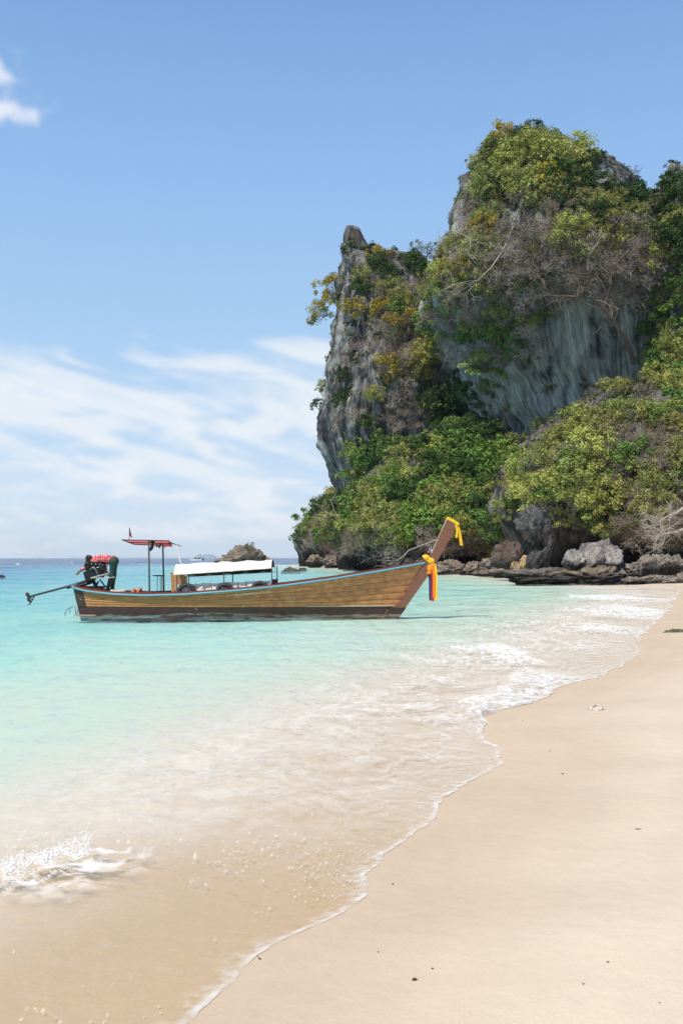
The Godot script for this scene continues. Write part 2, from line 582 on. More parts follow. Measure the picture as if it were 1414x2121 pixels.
# white water: lacy sheets a few millimetres thick lying on the surface
func foam_amount(x: float, d: float, s: float) -> float:
	var k := clampf(d / 9.0, 0.6, 2.0)
	var wx := x + n_f.get_noise_2d(x * 0.9, d * 0.9) * 0.5
	var wd := d + n_f.get_noise_2d(x * 0.9 + 50.0, d * 0.9) * 0.5
	var lace := 1.0 - absf(n_f.get_noise_2d(wx * 1.7 - wd * 0.5, wd * 2.4)) * 2.6       # thin threads
	var fine := n_f.get_noise_2d(x * 4.5, d * 5.0) * 0.5 + 0.5
	var patch := n_f.get_noise_2d(x * 0.55 + 12.0, d * 0.42) * 0.5 + 0.5
	var f := 0.0
	# the edge of the swash
	var ew := (0.012 + 0.055 * patch) * k
	var fray := n_f.get_noise_2d(x * 13.0, d * 13.0) * 0.5 + 0.5
	f = maxf(f, clampf(1.2 - s / ew, 0.0, 1.0) * smoothstep(0.22, 0.75, fine * 0.55 + fray * 0.55) * (0.35 + 0.5 * patch))
	f = maxf(f, clampf(1.0 - s / (ew * 5.0), 0.0, 1.0) * smoothstep(0.45, 0.8, fray * 0.7 + lace * 0.35) * 0.4)
	# older edges behind it
	for q in (2 if d > 7.0 else 0):
		var off := (0.35 + 0.5 * q) * k * 0.8 + n_f.get_noise_2d(x * 0.5 + q * 7.0, d * 0.35) * 0.55 * k
		var t := absf(s - off) / (0.05 * k)
		f = maxf(f, clampf(1.0 - t, 0.0, 1.0) * smoothstep(0.5, 0.8, fine * 0.6 + patch * 0.5) * 0.5)
	# lace over the shallows of the last wave
	var band := smoothstep(0.05, 0.3, s) * (1.0 - smoothstep(1.3 * k * 0.8, 3.0 * k * 0.8, s))
	var far := smoothstep(4.6, 9.0, d) * (1.0 - smoothstep(26.0, 50.0, d) * 0.5)
	f = maxf(f, band * far * smoothstep(0.58, 1.05, lace * 0.75 + patch * 0.55 - 0.12) * 0.5)
	# white foam dots painted in for sun sparkles on the shallows
	var sparkle := n_a.get_noise_2d(x * 60.0, d * 60.0)
	f = maxf(f, smoothstep(0.80, 0.90, sparkle + (patch - 0.5) * 0.7) * (1.0 - smoothstep(1.0, 3.2, s)) * (1.0 - smoothstep(5.0, 8.0, d)) * 0.55)
	# breaking crests and the wash in front of them
	for b in breakers:
		var t: float = breaker_at(b, x, d)
		if t > -1.6 and t < 5.0:
			var e: float = breaker_end(b, x, d)
			if e > 0.0:
				var core := smoothstep(-0.9, 0.1, t) * (1.0 - smoothstep(0.9, 2.2, t))
				var wash := smoothstep(-0.2, 0.8, t) * (1.0 - smoothstep(1.5, 4.6, t))
				var froth := n_f.get_noise_2d(x * 11.0, d * 12.0) * 0.5 + 0.5
				f = maxf(f, e * core * smoothstep(0.40, 0.85, froth * 0.6 + fine * 0.4 + core * 0.10 - b.thin))
				f = maxf(f, e * wash * smoothstep(0.45, 0.95, lace * 0.7 + fine * 0.45) * 0.8)
	# milk of tiny bubbles left by the last wave, sky reflection whitened in
	var milk := smoothstep(0.0, 0.25, s) * (1.0 - smoothstep(1.6, 3.3, s)) * smoothstep(4.8, 7.2, d) * (1.0 - smoothstep(30.0, 50.0, d))
	f = maxf(f, milk * clampf(patch * 0.14 + (lace - 0.45) * 0.20 + (fray - 0.5) * 0.2, 0.0, 0.6))
	return clampf(f, 0.0, 1.0)

func foam() -> void:
	var m := MB.new()
	var ds := rows_of_d(2.9, 62.0, 0.0036, 0.01)
	var nu := 330
	for d in ds:
		var xs := shore_at(d) + wobble(d) + 0.012
		var wide := clampf(3.4 + d * 0.16, 3.0, 11.0)
		if d > 55.0: wide = 4.0
		for i in nu:
			var f := float(i) / (nu - 1)
			var x := xs - wide * pow(f, 1.5)
			var s := seaward(x, d)
			var a := foam_amount(x, d, maxf(s, 0.0)) * (1.0 - smoothstep(0.9, 1.0, f))
			var y := 0.005 + wave(x, d, s) + a * (0.008 + 0.012 * n_f.get_noise_2d(x * 14.0, d * 14.0)) * clampf(d / 6.0 - 0.5, 0.12, 3.0)
			m.col = Color(0.86, 0.87, 0.86, a * 0.88)
			m.p(Vector3(x, y, -d), Vector2(x, -d))
	# keep only the faces that show some foam
	var keep := MB.new()
	keep.v = m.v; keep.c = m.c; keep.uv = m.uv
	for j in ds.size() - 1:
		for i in nu - 1:
			var q := j * nu + i
			if m.c[q].a + m.c[q + 1].a + m.c[q + nu].a + m.c[q + nu + 1].a > 0.02:
				keep.tri(q, q + nu + 1, q + 1); keep.tri(q, q + nu, q + nu + 1)
	var left := left_splash()
	var o := put("sea_foam", compact(keep).mesh(true), foam_mat())
	tag(o, "white lacy foam of small waves along the waterline", "foam", "", "stuff")
	tag(put("wave_splash", left.mesh(), mat("spray", Color(0.88, 0.89, 0.88), 0.5)), "small splashing wave crest with drops over sandy shallows", "wave", "", "stuff")
	# white caps far out
	var wc := MB.new()
	for a in [[38, 1166, 5, 240], [150, 1164, 2.5, 300], [560, 1170, 2, 240]]:
		var c := at(a[0], 1165, a[3])
		var wdt: float = a[2] / F * a[3]
		wc.tube([Vector3(c.x - wdt, 0.02, c.z), Vector3(c.x - wdt * 0.4, 0.03, c.z + 0.4), Vector3(c.x + wdt * 0.3, 0.05, c.z + 0.2), Vector3(c.x + wdt, 0.02, c.z)], [0.01, 0.05, 0.06, 0.01], 6, 3.0, Vector3.UP)
	tag(put("white_caps", wc.mesh(true), foam_mat()), "small white caps on the deep blue water far out", "waves", "", "stuff")

func foam_mat() -> StandardMaterial3D:
	var fm := mat("foam", Color(1, 1, 1), 0.9, 0.0, true)
	fm.transparency = BaseMaterial3D.TRANSPARENCY_ALPHA
	fm.metallic_specular = 0.2
	return fm

func compact(m: MB) -> MB:
	var o := MB.new()
	var to := PackedInt32Array()
	to.resize(m.v.size())
	to.fill(-1)
	for i in m.ix:
		if to[i] < 0:
			to[i] = o.v.size()
			o.v.append(m.v[i]); o.c.append(m.c[i]); o.uv.append(m.uv[i])
		o.ix.append(to[i])
	return o

func left_splash() -> MB:
	var m := MB.new()
	var r := RandomNumberGenerator.new()
	r.seed = 3
	for i in 1000:
		var t := r.randf()
		var px := lerpf(-30, 188, t)
		var py := lerpf(1828, 1768, t)
		var d := 1.6 * F / (py - HY)
		var base := Vector3((px - CX) / F * d, 0, -d)
		var lift := absf(r.randfn(0.0, 1.0)) * (0.018 + 0.035 * smoothstep(0.75, 0.97, t))
		var q := base + Vector3(r.randfn(0, 0.03), 0.05 + lift, r.randfn(0, 0.07) + 0.02)
		var sz := r.randf_range(0.001, 0.0036) * (1.6 if lift < 0.02 else 1.0)
		m.ball(q, Vector3(sz * r.randf_range(0.8, 1.8), sz, sz), 5, 4)
	return m

# ---------------------------------------------------------------- limestone masses
# Each is a body standing at distance d: rows of [picture row of that height, left edge, right edge, metres towards the viewer].
var masses: Array = []

func mass(called: String, d: float, back: float, rows: Array, bump: float, tint: Color) -> void:
	var hs := []; var ls := []; var rs := []; var fs := []
	rows.reverse()
	for r in rows:
		hs.append(EYE + (HY - r[0]) / F * d)
		ls.append((r[1] - CX) / F * d)
		rs.append((r[2] - CX) / F * d)
		fs.append(r[3])
	masses.append({"name": called, "d": d, "back": back, "h": hs, "l": ls, "r": rs, "f": fs, "bump": bump, "tint": tint, "pale": 0.74 if called == "summit_cliff" else 0.36})

func soft(xs: Array, ys: Array, x: float) -> float:   # ramp with rounded corners
	var e := 0.7
	return (ramp(xs, ys, x - e) + ramp(xs, ys, x + e) + ramp(xs, ys, x) * 2.0) * 0.25

func inside(M: Dictionary, q: Vector3) -> bool:
	if q.y > M.h[-1] or q.y < M.h[0]: return false
	var l := ramp(M.h, M.l, q.y)
	var r := ramp(M.h, M.r, q.y)
	var dz: float = q.z + M.d
	var ez: float = ramp(M.h, M.f, q.y) if dz > 0.0 else M.back
	var ex := (r - l) * 0.5
	var dx := (q.x - (l + r) * 0.5) / maxf(ex, 0.01)
	dz /= maxf(ez, 0.01)
	return pow(absf(dx), 2.6) + pow(absf(dz), 2.6) < 1.0

# the first rock met on the sight line through a picture point; INF where there is none
func hit(px: float, py: float, from := 50.0) -> float:
	var dir := Vector3((px - CX) / F, (HY - py) / F, -1.0)
	var d := from
	while d < 290.0:
		var q := dir * d + Vector3(0, EYE, 0)
		for M in masses:
			if inside(M, q): return d
		d += 0.8
	return INF

func rock_normal_amount(q: Vector3, bump: float) -> float:
	var flute := n_a.get_noise_3d(q.x * 0.55, q.y * 0.06, q.z * 0.55)
	var big := n_f.get_noise_3d(q.x * 0.07, q.y * 0.05, q.z * 0.07)
	var rid := n_r.get_noise_3d(q.x * 0.16, q.y * 0.10, q.z * 0.16)
	var fine := n_r.get_noise_3d(q.x * 0.7, q.y * 0.32, q.z * 0.7)
	return bump * (big * 1.9 + rid * 1.0 + flute * 0.55 + fine * 0.32)

func cliffs() -> void:
	mass("pinnacle_cliff", 178.0, 26.0, [[472, 713, 741, 2.2], [500, 713, 751, 3.5], [540, 714, 764, 6], [556, 722, 880, 9], [605, 719, 925, 13], [660, 711, 960, 16], [720, 697, 980, 18], [790, 687, 1000, 20], [850, 678, 1000, 21], [905, 673, 1000, 21], [950, 681, 1000, 20], [990, 698, 1000, 18], [1015, 712, 1000, 16], [1030, 745, 1000, 14], [1175, 745, 1000, 12]], 1.0, Color(1, 1, 1.02))
	mass("summit_cliff", 140.0, 40.0, [[300, 1025, 1120, 4], [335, 992, 1165, 9], [400, 972, 1240, 13], [470, 955, 1305, 17], [520, 925, 1350, 20], [560, 895, 1372, 21], [600, 885, 1385, 22], [640, 890, 1395, 22], [662, 915, 1400, 20], [710, 950, 1410, 17], [780, 968, 1420, 15], [830, 1005, 1420, 13.5], [905, 1045, 1420, 14], [1180, 1045, 1420, 15]], 1.0, Color(0.95, 1.02, 1.0))
	mass("wooded_hill", 128.0, 30.0, [[345, 1405, 1560, 6], [410, 1362, 1600, 12], [560, 1345, 1640, 18], [700, 1335, 1640, 20], [1185, 1335, 1640, 20]], 0.9, Color(0.9, 0.9, 0.9))
	mass("headland_slope", 195.0, 22.0, [[1010, 692, 800, 4], [1040, 660, 900, 10], [1080, 635, 950, 15], [1115, 618, 980, 19], [1135, 617, 980, 19], [1147, 624, 975, 15], [1180, 628, 975, 13]], 0.7, Color(0.9, 0.9, 0.92))
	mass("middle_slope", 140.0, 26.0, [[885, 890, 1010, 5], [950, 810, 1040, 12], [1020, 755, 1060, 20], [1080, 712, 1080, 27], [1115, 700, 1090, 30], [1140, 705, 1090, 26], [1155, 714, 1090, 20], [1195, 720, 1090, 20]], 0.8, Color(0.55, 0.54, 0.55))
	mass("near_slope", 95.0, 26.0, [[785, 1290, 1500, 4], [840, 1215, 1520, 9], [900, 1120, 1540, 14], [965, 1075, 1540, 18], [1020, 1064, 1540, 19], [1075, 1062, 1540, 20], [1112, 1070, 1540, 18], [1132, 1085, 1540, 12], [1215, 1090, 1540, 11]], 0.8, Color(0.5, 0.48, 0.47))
	var rock := mat("limestone", Color(1, 1, 1), 0.92, 0.0, true)
	rock.albedo_texture = noise_tex(15, 34.0, 1.3, 512, 512, 0.35, 1.0)
	rock.uv1_scale = Vector3(1.0 / 11.0, 1.0 / 13.0, 1)
	rock.heightmap_enabled = true
	rock.heightmap_texture = noise_tex(19, 26.0, 3.5, 512, 512, 0.1, 1.0)
	rock.heightmap_scale = 11.0
	rock.metallic_specular = 0.25
	for M in masses:
		var m := MB.new()
		var h0: float = M.h[0]
		var h1: float = M.h[-1]
		var nv := int((h1 - h0) / 0.36) + 2
		var nu := 440 if M.name == "summit_cliff" else 300
		for j in nv:
			var h := lerpf(h0, h1, float(j) / (nv - 1))
			var l := soft(M.h, M.l, h)
			var r := soft(M.h, M.r, h)
			var f := soft(M.h, M.f, h)
			var cap := clampf((h1 - h) / (0.5 if M.name == "pinnacle_cliff" else 1.5), 0.02, 1.0)
			cap = sqrt(cap)
			for i in nu:
				# two thirds of the points on the side that faces the bay
				var u := float(i) / nu
				var an := (u / 0.72 * (PI + 0.5) - 0.25) if u < 0.72 else PI + 0.25 + (u - 0.72) / 0.28 * (PI - 0.5)
				var ca := cos(an)
				var sa := sin(an)
				var ex := (r - l) * 0.5 * cap
				var ez: float = (f if sa > 0.0 else M.back) * cap
				var q := Vector3((l + r) * 0.5 + signf(ca) * pow(absf(ca), 0.77) * ex, h, -M.d + signf(sa) * pow(absf(sa), 0.77) * ez)
				var out := Vector3(ca * ez, 0, sa * ex).normalized()
				var amt := rock_normal_amount(q, M.bump) * clampf(ex / 6.0, 0.42, 1.0)
				q += out * amt
				q.y += n_f.get_noise_3d(q.x * 0.3, q.y * 0.3, q.z * 0.3) * 0.4 * M.bump
				# limestone: pale runs, dark lichen, a little green and rust
				var st := n_f.get_noise_3d(q.x * 0.42, q.y * 0.035, q.z * 0.42)
				var st2 := n_f.get_noise_3d(q.x * 1.3, q.y * 0.06, q.z * 1.3 + 40.0)
				var pt := n_f.get_noise_3d(q.x * 0.12, q.y * 0.12 + 50.0, q.z * 0.12)
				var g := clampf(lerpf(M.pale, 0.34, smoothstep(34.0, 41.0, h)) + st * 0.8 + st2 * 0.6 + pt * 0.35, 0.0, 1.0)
				var c := Color(0.055, 0.057, 0.065).lerp(Color(0.53, 0.525, 0.49), g * g * (3.0 - 2.0 * g))
				c = c.lerp(Color(0.16, 0.25, 0.22), smoothstep(0.05, 0.5, st2 + pt * 0.6) * 0.5)
				c = c.lerp(Color(0.24, 0.16, 0.10), smoothstep(0.28, 0.6, n_f.get_noise_3d(q.x * 0.2, q.y * 0.2, q.z * 0.2 + 90.0)) * 0.5)
				# the tide has blackened the foot
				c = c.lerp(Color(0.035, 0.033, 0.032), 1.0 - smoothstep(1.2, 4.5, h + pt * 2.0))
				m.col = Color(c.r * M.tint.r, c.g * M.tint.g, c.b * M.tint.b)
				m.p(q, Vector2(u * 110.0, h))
		m.grid(0, nu, nv, true)
		var top := Vector3.ZERO
		for i in nu: top += m.v[(nv - 1) * nu + i]
		m.p(top / nu + Vector3(0, 0.3, 0))
		for i in nu: m.tri((nv - 1) * nu + i, (nv - 1) * nu + (i + 1) % nu, m.v.size() - 1)
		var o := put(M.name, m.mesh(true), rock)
		tag(o, "", "", "", "structure")
		if M.name == "pinnacle_cliff" or M.name == "summit_cliff": drips(o, rock, M.name == "summit_cliff")

# stalactites along the overhangs
func drips(o: Node3D, rock: Material, summit: bool) -> void:
	var r := RandomNumberGenerator.new()
	r.seed = 8 if summit else 9
	for i in 26:
		var t := i / 25.0
		var px := (lerpf(985.0, 1062.0, t) if summit else lerpf(668.0, 735.0, t)) + r.randf_range(-4, 4)
		var py := (lerpf(770.0, 900.0, t) if summit else lerpf(968.0, 1022.0, t)) + r.randf_range(-12, 4)
		var d := hit(px, py)
		if d == INF: continue
		var q := at(px, py, d)
		for M in masses:
			if inside(M, q):
				d -= maxf(rock_normal_amount(q, M.bump), 0.0)
				break
		var m := MB.new()
		m.col = Color(0.20, 0.21, 0.20).lerp(Color(0.42, 0.42, 0.40), r.randf())
		var ln := r.randf_range(0.8, 2.4)
		var w := r.randf_range(0.12, 0.34)
		m.tube([Vector3(0, 0.8, -0.4), Vector3(0, 0, 0), Vector3(r.randf_range(-0.1, 0.1), -ln * 0.5, 0.05), Vector3(r.randf_range(-0.15, 0.15), -ln, 0.0)], [w * 1.3, w, w * 0.6, 0.03], 6)
		var s := put("stalactite", m.mesh(true), rock, o)
		s.position = at(px, py, d)

# a boulder: a lumpy, cracked body with its foot in sand or water
func boulder(size: Vector3, seed_: int, rough := 0.22, pale := Color(0.36, 0.34, 0.32), dark := Color(0.05, 0.048, 0.045), tide := 0.35, tilt := 0.0, nu := 40, nv := 26) -> ArrayMesh:
	var m := MB.new()
	var o := Vector3(seed_ * 13.7, seed_ * 5.1, seed_ * 2.3)
	for j in nv + 1:
		var th := PI * j / nv
		for i in nu:
			var ph := TAU * i / nu
			var n := Vector3(sin(th) * cos(ph), cos(th), sin(th) * sin(ph))
			# blocky: planes cut off the ball
			var rad := 1.0
			for k in 7:
				var pn := Vector3(sin(k * 2.4 + seed_), 0.25 + 0.6 * sin(k * 1.7 + seed_ * 0.7), cos(k * 2.4 + seed_)).normalized()
				var c := n.dot(pn)
				if c > 0.15: rad = minf(rad, (0.70 + 0.12 * sin(k * 5.0 + seed_)) / c)
			var rid := n_r.get_noise_3dv(n * 1.4 + o)
			var fin := n_r.get_noise_3dv(n * 4.2 + o)
			var crack := smoothstep(0.10, 0.0, n_c.get_noise_3dv(n * 1.15 + o) + 0.9)
			rad *= 1.0 + rid * rough + fin * rough * 0.45 - crack * 0.10
			var q := n * rad * size
			q = q.rotated(Vector3(0, 0, 1), tilt)
			var g := clampf(0.55 + n_f.get_noise_3dv(n * 2.6 + o) * 0.8 + fin * 0.35, 0.0, 1.0)
			var c2 := dark.lerp(pale, g)
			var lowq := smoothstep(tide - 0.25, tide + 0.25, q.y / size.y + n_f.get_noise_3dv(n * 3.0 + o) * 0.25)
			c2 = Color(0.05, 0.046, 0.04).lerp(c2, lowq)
			m.col = c2
			m.p(q, Vector2(ph * size.x, th * size.y))
	m.grid(0, nu, nv + 1, true)
	return m.mesh(true)

func rock_thing(called: String, px: float, py: float, d: float, wpx: float, hpx: float, depth: float, seed_: int, label: String, rough := 0.22, pale := Color(0.36, 0.34, 0.32), dark := Color(0.05, 0.048, 0.045), tide := 0.2, tilt := 0.0, group := "") -> MeshInstance3D:
	# px, py: the middle of what shows
	var k := d / F
	var rk := mat("shore rock", Color(1, 1, 1), 0.88, 0.0, true)
	if not rk.heightmap_enabled:
		rk.heightmap_enabled = true
		rk.heightmap_texture = noise_tex(27, 14.0, 14.0, 256, 256, 0.0, 1.0)
		rk.heightmap_scale = 10.0
		rk.uv1_scale = Vector3(0.4, 0.4, 1)
		rk.metallic_specular = 0.3
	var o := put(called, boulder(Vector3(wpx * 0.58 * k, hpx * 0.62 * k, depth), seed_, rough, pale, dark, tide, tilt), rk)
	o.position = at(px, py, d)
	tag(o, label, "rock", group)
	return o

func shore_rocks() -> void:
	var lime := Color(0.47, 0.44, 0.42)
	var black := Color(0.035, 0.033, 0.032)
	# the big pale boulder and its neighbours
	rock_thing("boulder", 1228, 1168, 62.0, 112, 66, 1.5, 4, "large pale grey cracked boulder on the shore ledge, biggest and brightest", 0.20, Color(0.34, 0.31, 0.29), Color(0.085, 0.075, 0.07), 0.0, 0.35)
	rock_thing("boulder", 1186, 1160, 61.4, 40, 34, 0.9, 8, "small pale boulder leaning on the left of the large pale boulder", 0.2, Color(0.38, 0.355, 0.335), Color(0.13, 0.115, 0.11), -0.2, 0.3)
	rock_thing("boulder", 1262, 1160, 61.8, 50, 44, 1.2, 9, "pale wedge of split boulder right of the large pale boulder", 0.2, Color(0.38, 0.35, 0.33), Color(0.12, 0.105, 0.10), -0.2, -0.25)
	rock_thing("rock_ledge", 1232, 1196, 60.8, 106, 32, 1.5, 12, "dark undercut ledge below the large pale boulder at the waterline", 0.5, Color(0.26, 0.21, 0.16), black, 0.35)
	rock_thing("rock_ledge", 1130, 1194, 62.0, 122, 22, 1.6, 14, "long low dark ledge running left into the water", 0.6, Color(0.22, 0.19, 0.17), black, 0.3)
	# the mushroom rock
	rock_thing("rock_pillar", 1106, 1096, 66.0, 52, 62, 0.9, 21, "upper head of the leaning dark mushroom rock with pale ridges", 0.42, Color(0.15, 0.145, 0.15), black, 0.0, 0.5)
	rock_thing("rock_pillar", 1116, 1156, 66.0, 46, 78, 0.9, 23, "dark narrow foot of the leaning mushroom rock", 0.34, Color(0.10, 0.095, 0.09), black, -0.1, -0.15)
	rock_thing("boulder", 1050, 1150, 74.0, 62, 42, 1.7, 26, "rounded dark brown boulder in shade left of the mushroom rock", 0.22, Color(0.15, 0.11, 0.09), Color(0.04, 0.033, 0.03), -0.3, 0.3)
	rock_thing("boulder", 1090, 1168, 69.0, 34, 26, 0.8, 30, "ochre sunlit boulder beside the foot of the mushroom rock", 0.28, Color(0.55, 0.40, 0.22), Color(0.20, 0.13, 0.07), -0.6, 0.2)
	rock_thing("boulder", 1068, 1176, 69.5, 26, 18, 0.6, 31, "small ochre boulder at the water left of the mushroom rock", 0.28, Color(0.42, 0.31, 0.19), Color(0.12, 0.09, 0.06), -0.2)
	# the strip of rocks right of the pale boulder, on the sand
	var strip := [[1306, 1184, 40, 24], [1334, 1176, 46, 34], [1366, 1170, 44, 30], [1398, 1172, 48, 32], [1310, 1203, 36, 12], [1348, 1203, 52, 16], [1390, 1206, 56, 18], [1424, 1200, 50, 26], [1284, 1190, 30, 16]]
	var said := ["brown rock just right of the large pale boulder", "knobbly rock second from the pale boulder, under the overhang", "dark rock in the deep shade of the overhang", "dark rock at the far right under the overhang", "flat sandy rock at the gap in the shore rocks", "low barnacled rock slab on the sand, middle of its row", "long low rock slab on the sand near the right edge", "rough rock cut off by the right edge above the sand", "small rounded rock touching the large pale boulder"]
	for i in strip.size():
		var a: Array = strip[i]
		rock_thing("shore_rock", a[0], a[1], 59.0 + (1206 - a[1]) * 0.14, a[2], a[3], 0.9, 40 + i, said[i], 0.38, Color(0.30, 0.26, 0.22), black, 0.0, 0.1 * sin(i * 3.0))
	# along the foot of the middle slope
	var foot := [[652, 1163, 30, 20, 165, "brown rock farthest left at the tip of the headland"], [690, 1166, 46, 22, 158, "low rocks grouped as one mass right of the headland tip"], [726, 1160, 44, 40, 150, "ochre stained rock under the grey dry thicket"], [764, 1171, 52, 14, 140, "thin flat rock ledge left of the overhang shadow"], [812, 1172, 50, 18, 125, "dark flat rock in front of the overhang shadow, left of prow"], [858, 1170, 44, 22, 112, "grey rock just left of the prow at the waterline"], [930, 1178, 54, 26, 100, "layered dark rock right of the prow ribbons"], [978, 1180, 44, 22, 96, "small brown rock between layered rock and shaded boulder"], [1018, 1176, 56, 28, 88, "broad dark rock left of the shaded brown boulder"], [1036, 1184, 40, 18, 82, "low rock touching the water below the shaded brown boulder"], [905, 1184, 40, 10, 98, "thin rock shelf at the waterline right of prow"], [1010, 1187, 60, 10, 84, "thin rock shelf at the waterline under the broad dark rock"]]
	for i in foot.size():
		var a: Array = foot[i]
		var p := Color(0.30, 0.25, 0.21)
		if i == 2: p = Color(0.42, 0.29, 0.20)
		rock_thing("shore_rock", a[0], a[1], a[4], a[2], a[3], a[3] * a[4] / F * 1.2, 60 + i, a[5], 0.36, p, Color(0.05, 0.046, 0.043), -0.1, 0.12 * sin(i * 2.0))
	# rocks standing in the sea
	rock_thing("sea_rock", 603, 1184, 112.0, 40, 13, 0.7, 81, "low dark pointed rock in the water right of the white canopy", 0.3, Color(0.16, 0.14, 0.13), black, 0.1)
	rock_thing("sea_rock", 628, 1181, 120.0, 16, 7, 0.4, 82, "tiny dark rock just right of the pointed sea rock", 0.3, Color(0.14, 0.13, 0.12), black, 0.1)
	rock_thing("sea_rock", 4, 1195, 80.0, 14, 7, 0.3, 83, "tiny dark rock at the left edge of the sea", 0.3, Color(0.14, 0.13, 0.12), black, 0.1)
	# the islet behind the canopy
	rock_thing("islet", 508, 1163, 210.0, 80, 37, 3.4, 90, "brown rocky islet behind the white canopy with a small tree on top", 0.6, Color(0.29, 0.235, 0.195), Color(0.06, 0.05, 0.045), -0.2, -0.1)
	rock_thing("islet", 474, 1164, 214.0, 44, 18, 3.0, 91, "low left shoulder rock of the brown rocky islet", 0.34, Color(0.36, 0.27, 0.22), Color(0.09, 0.075, 0.065), -0.2, 0.2)
	# on the beach, at the right edge
	rock_thing("beach_rock", 1402, 1312, 21.2, 44, 13, 0.16, 95, "small dark weedy rock lying on the sand at the right edge", 0.36, Color(0.17, 0.16, 0.11), Color(0.03, 0.03, 0.02), -0.4)

func far_things() -> void:
	# islands on the horizon, some of the haze put into their pale colours
	var far := mat("hazed island", Color(0.24, 0.33, 0.38), 1.0)
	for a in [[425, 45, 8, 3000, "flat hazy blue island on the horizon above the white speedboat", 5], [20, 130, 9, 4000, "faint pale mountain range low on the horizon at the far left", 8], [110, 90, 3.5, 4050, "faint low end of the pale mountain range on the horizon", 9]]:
		var m := MB.new()
		var d: float = a[3]
		var w: float = a[1] * 0.5 / F * d
		var hh: float = a[2] / F * d + 1.6
		var nu := 40
		for j in 7:
			for i in nu:
				var u := float(i) / (nu - 1) * 2.0 - 1.0
				var v := float(j) / 6.0
				var top := hh * pow(clampf(1.0 - pow(absf(u), 4.0 if a[5] == 5 else 2.0), 0, 1), 0.6) * (0.8 + 0.25 * n_f.get_noise_2d(u * 2.5 + a[5], 1.0))
				m.p(Vector3(u * w, top * sin(v * PI) - 1.0 * cos(v * PI * 2.0), (v - 0.5) * -w * 0.7))
		m.grid(0, nu, 7)
		var fm := far if a[5] == 5 else mat("hazed range", Color(0.42, 0.50, 0.54), 1.0)  # paler than the nearer island: more haze in the colour
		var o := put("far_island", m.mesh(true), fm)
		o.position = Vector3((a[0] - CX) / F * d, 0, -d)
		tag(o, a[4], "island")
	speedboat()

func speedboat() -> void:
	var d := 520.0
	var k := d / F
	var t := thing("speedboat", Vector3((408 - CX) * k, 0, -d), "white speedboat with dark engines speeding along the horizon", "speedboat")
	var white := mat("gel coat", Color(0.82, 0.82, 0.82), 0.3)
	var dark := mat("dark plastic", Color(0.03, 0.03, 0.035), 0.5)
	var m := MB.new()
	var nu := 9
	for j in 4:
		for i in nu:
			var u := float(i) / (nu - 1)
			var hw := 0.95 * (1.0 if u > 0.45 else sin(u / 0.45 * PI * 0.5) * 0.97 + 0.03)
			var y: float = [0.05, 0.1, 0.85, 0.9][j] + (0.35 * (1 - u))
			var z: float = hw * [-0.7, -1.0, 1.0, 0.7][j]
			m.p(Vector3(lerpf(-4.2, 3.0, u), y if j in [1, 2] else y * 0.9, z))
	m.grid(0, nu, 4)
	m.box(Vector3(-0.2, 0.45, 0), Vector3(6.0, 0.75, 1.7))
	put("hull", m.mesh(), white, t)
	m = MB.new(); m.box(Vector3(0.4, 2.25, 0), Vector3(3.4, 0.12, 1.7)); m.box(Vector3(-1.1, 1.35, 0), Vector3(0.06, 0.9, 1.4), Basis(Vector3(0, 0, 1), -0.5))
	put("roof", m.mesh(), white, t)
	m = MB.new()
	for x in [-1.0, 1.9]:
		for z in [-0.75, 0.75]: m.tube([Vector3(x, 0.8, z), Vector3(x, 2.2, z)], [0.05], 5)
	put("roof_posts", m.mesh(), dark, t)
	for z in [-0.4, 0.4]:
		m = MB.new(); m.ball(Vector3(3.2, 1.0, z), Vector3(0.35, 0.55, 0.25)); m.box(Vector3(3.25, 0.3, z), Vector3(0.2, 0.9, 0.12))
		put("outboard_motor", m.mesh(true), dark, t)
	m = MB.new(); m.box(Vector3(-0.5, 1.3, 0.2), Vector3(0.5, 0.7, 0.5)); m.box(Vector3(1.0, 1.25, -0.1), Vector3(1.2, 0.5, 1.1))
	put("seat", m.mesh(), dark, t)
	m = MB.new()
	m.tube([Vector3(-6.5, 0.05, 0.4), Vector3(-4.0, 0.3, 0.6), Vector3(0, 0.3, 0.9), Vector3(4, 0.42, 0.6), Vector3(12, 0.2, 0.4), Vector3(26, 0.0, 0.2)], [0.15, 0.45, 0.5, 0.6, 0.4, 0.1], 7, 1.8, Vector3.UP)
	tag(put("wake", m.mesh(true), foam_mat()), "white wake trailing behind the distant speedboat", "wake", "", "stuff")

# ---------------------------------------------------------------- plants
var leaf_sets: Array = []     # kind -> array of prototypes {crown, wood}
var wood_mats: Array = []

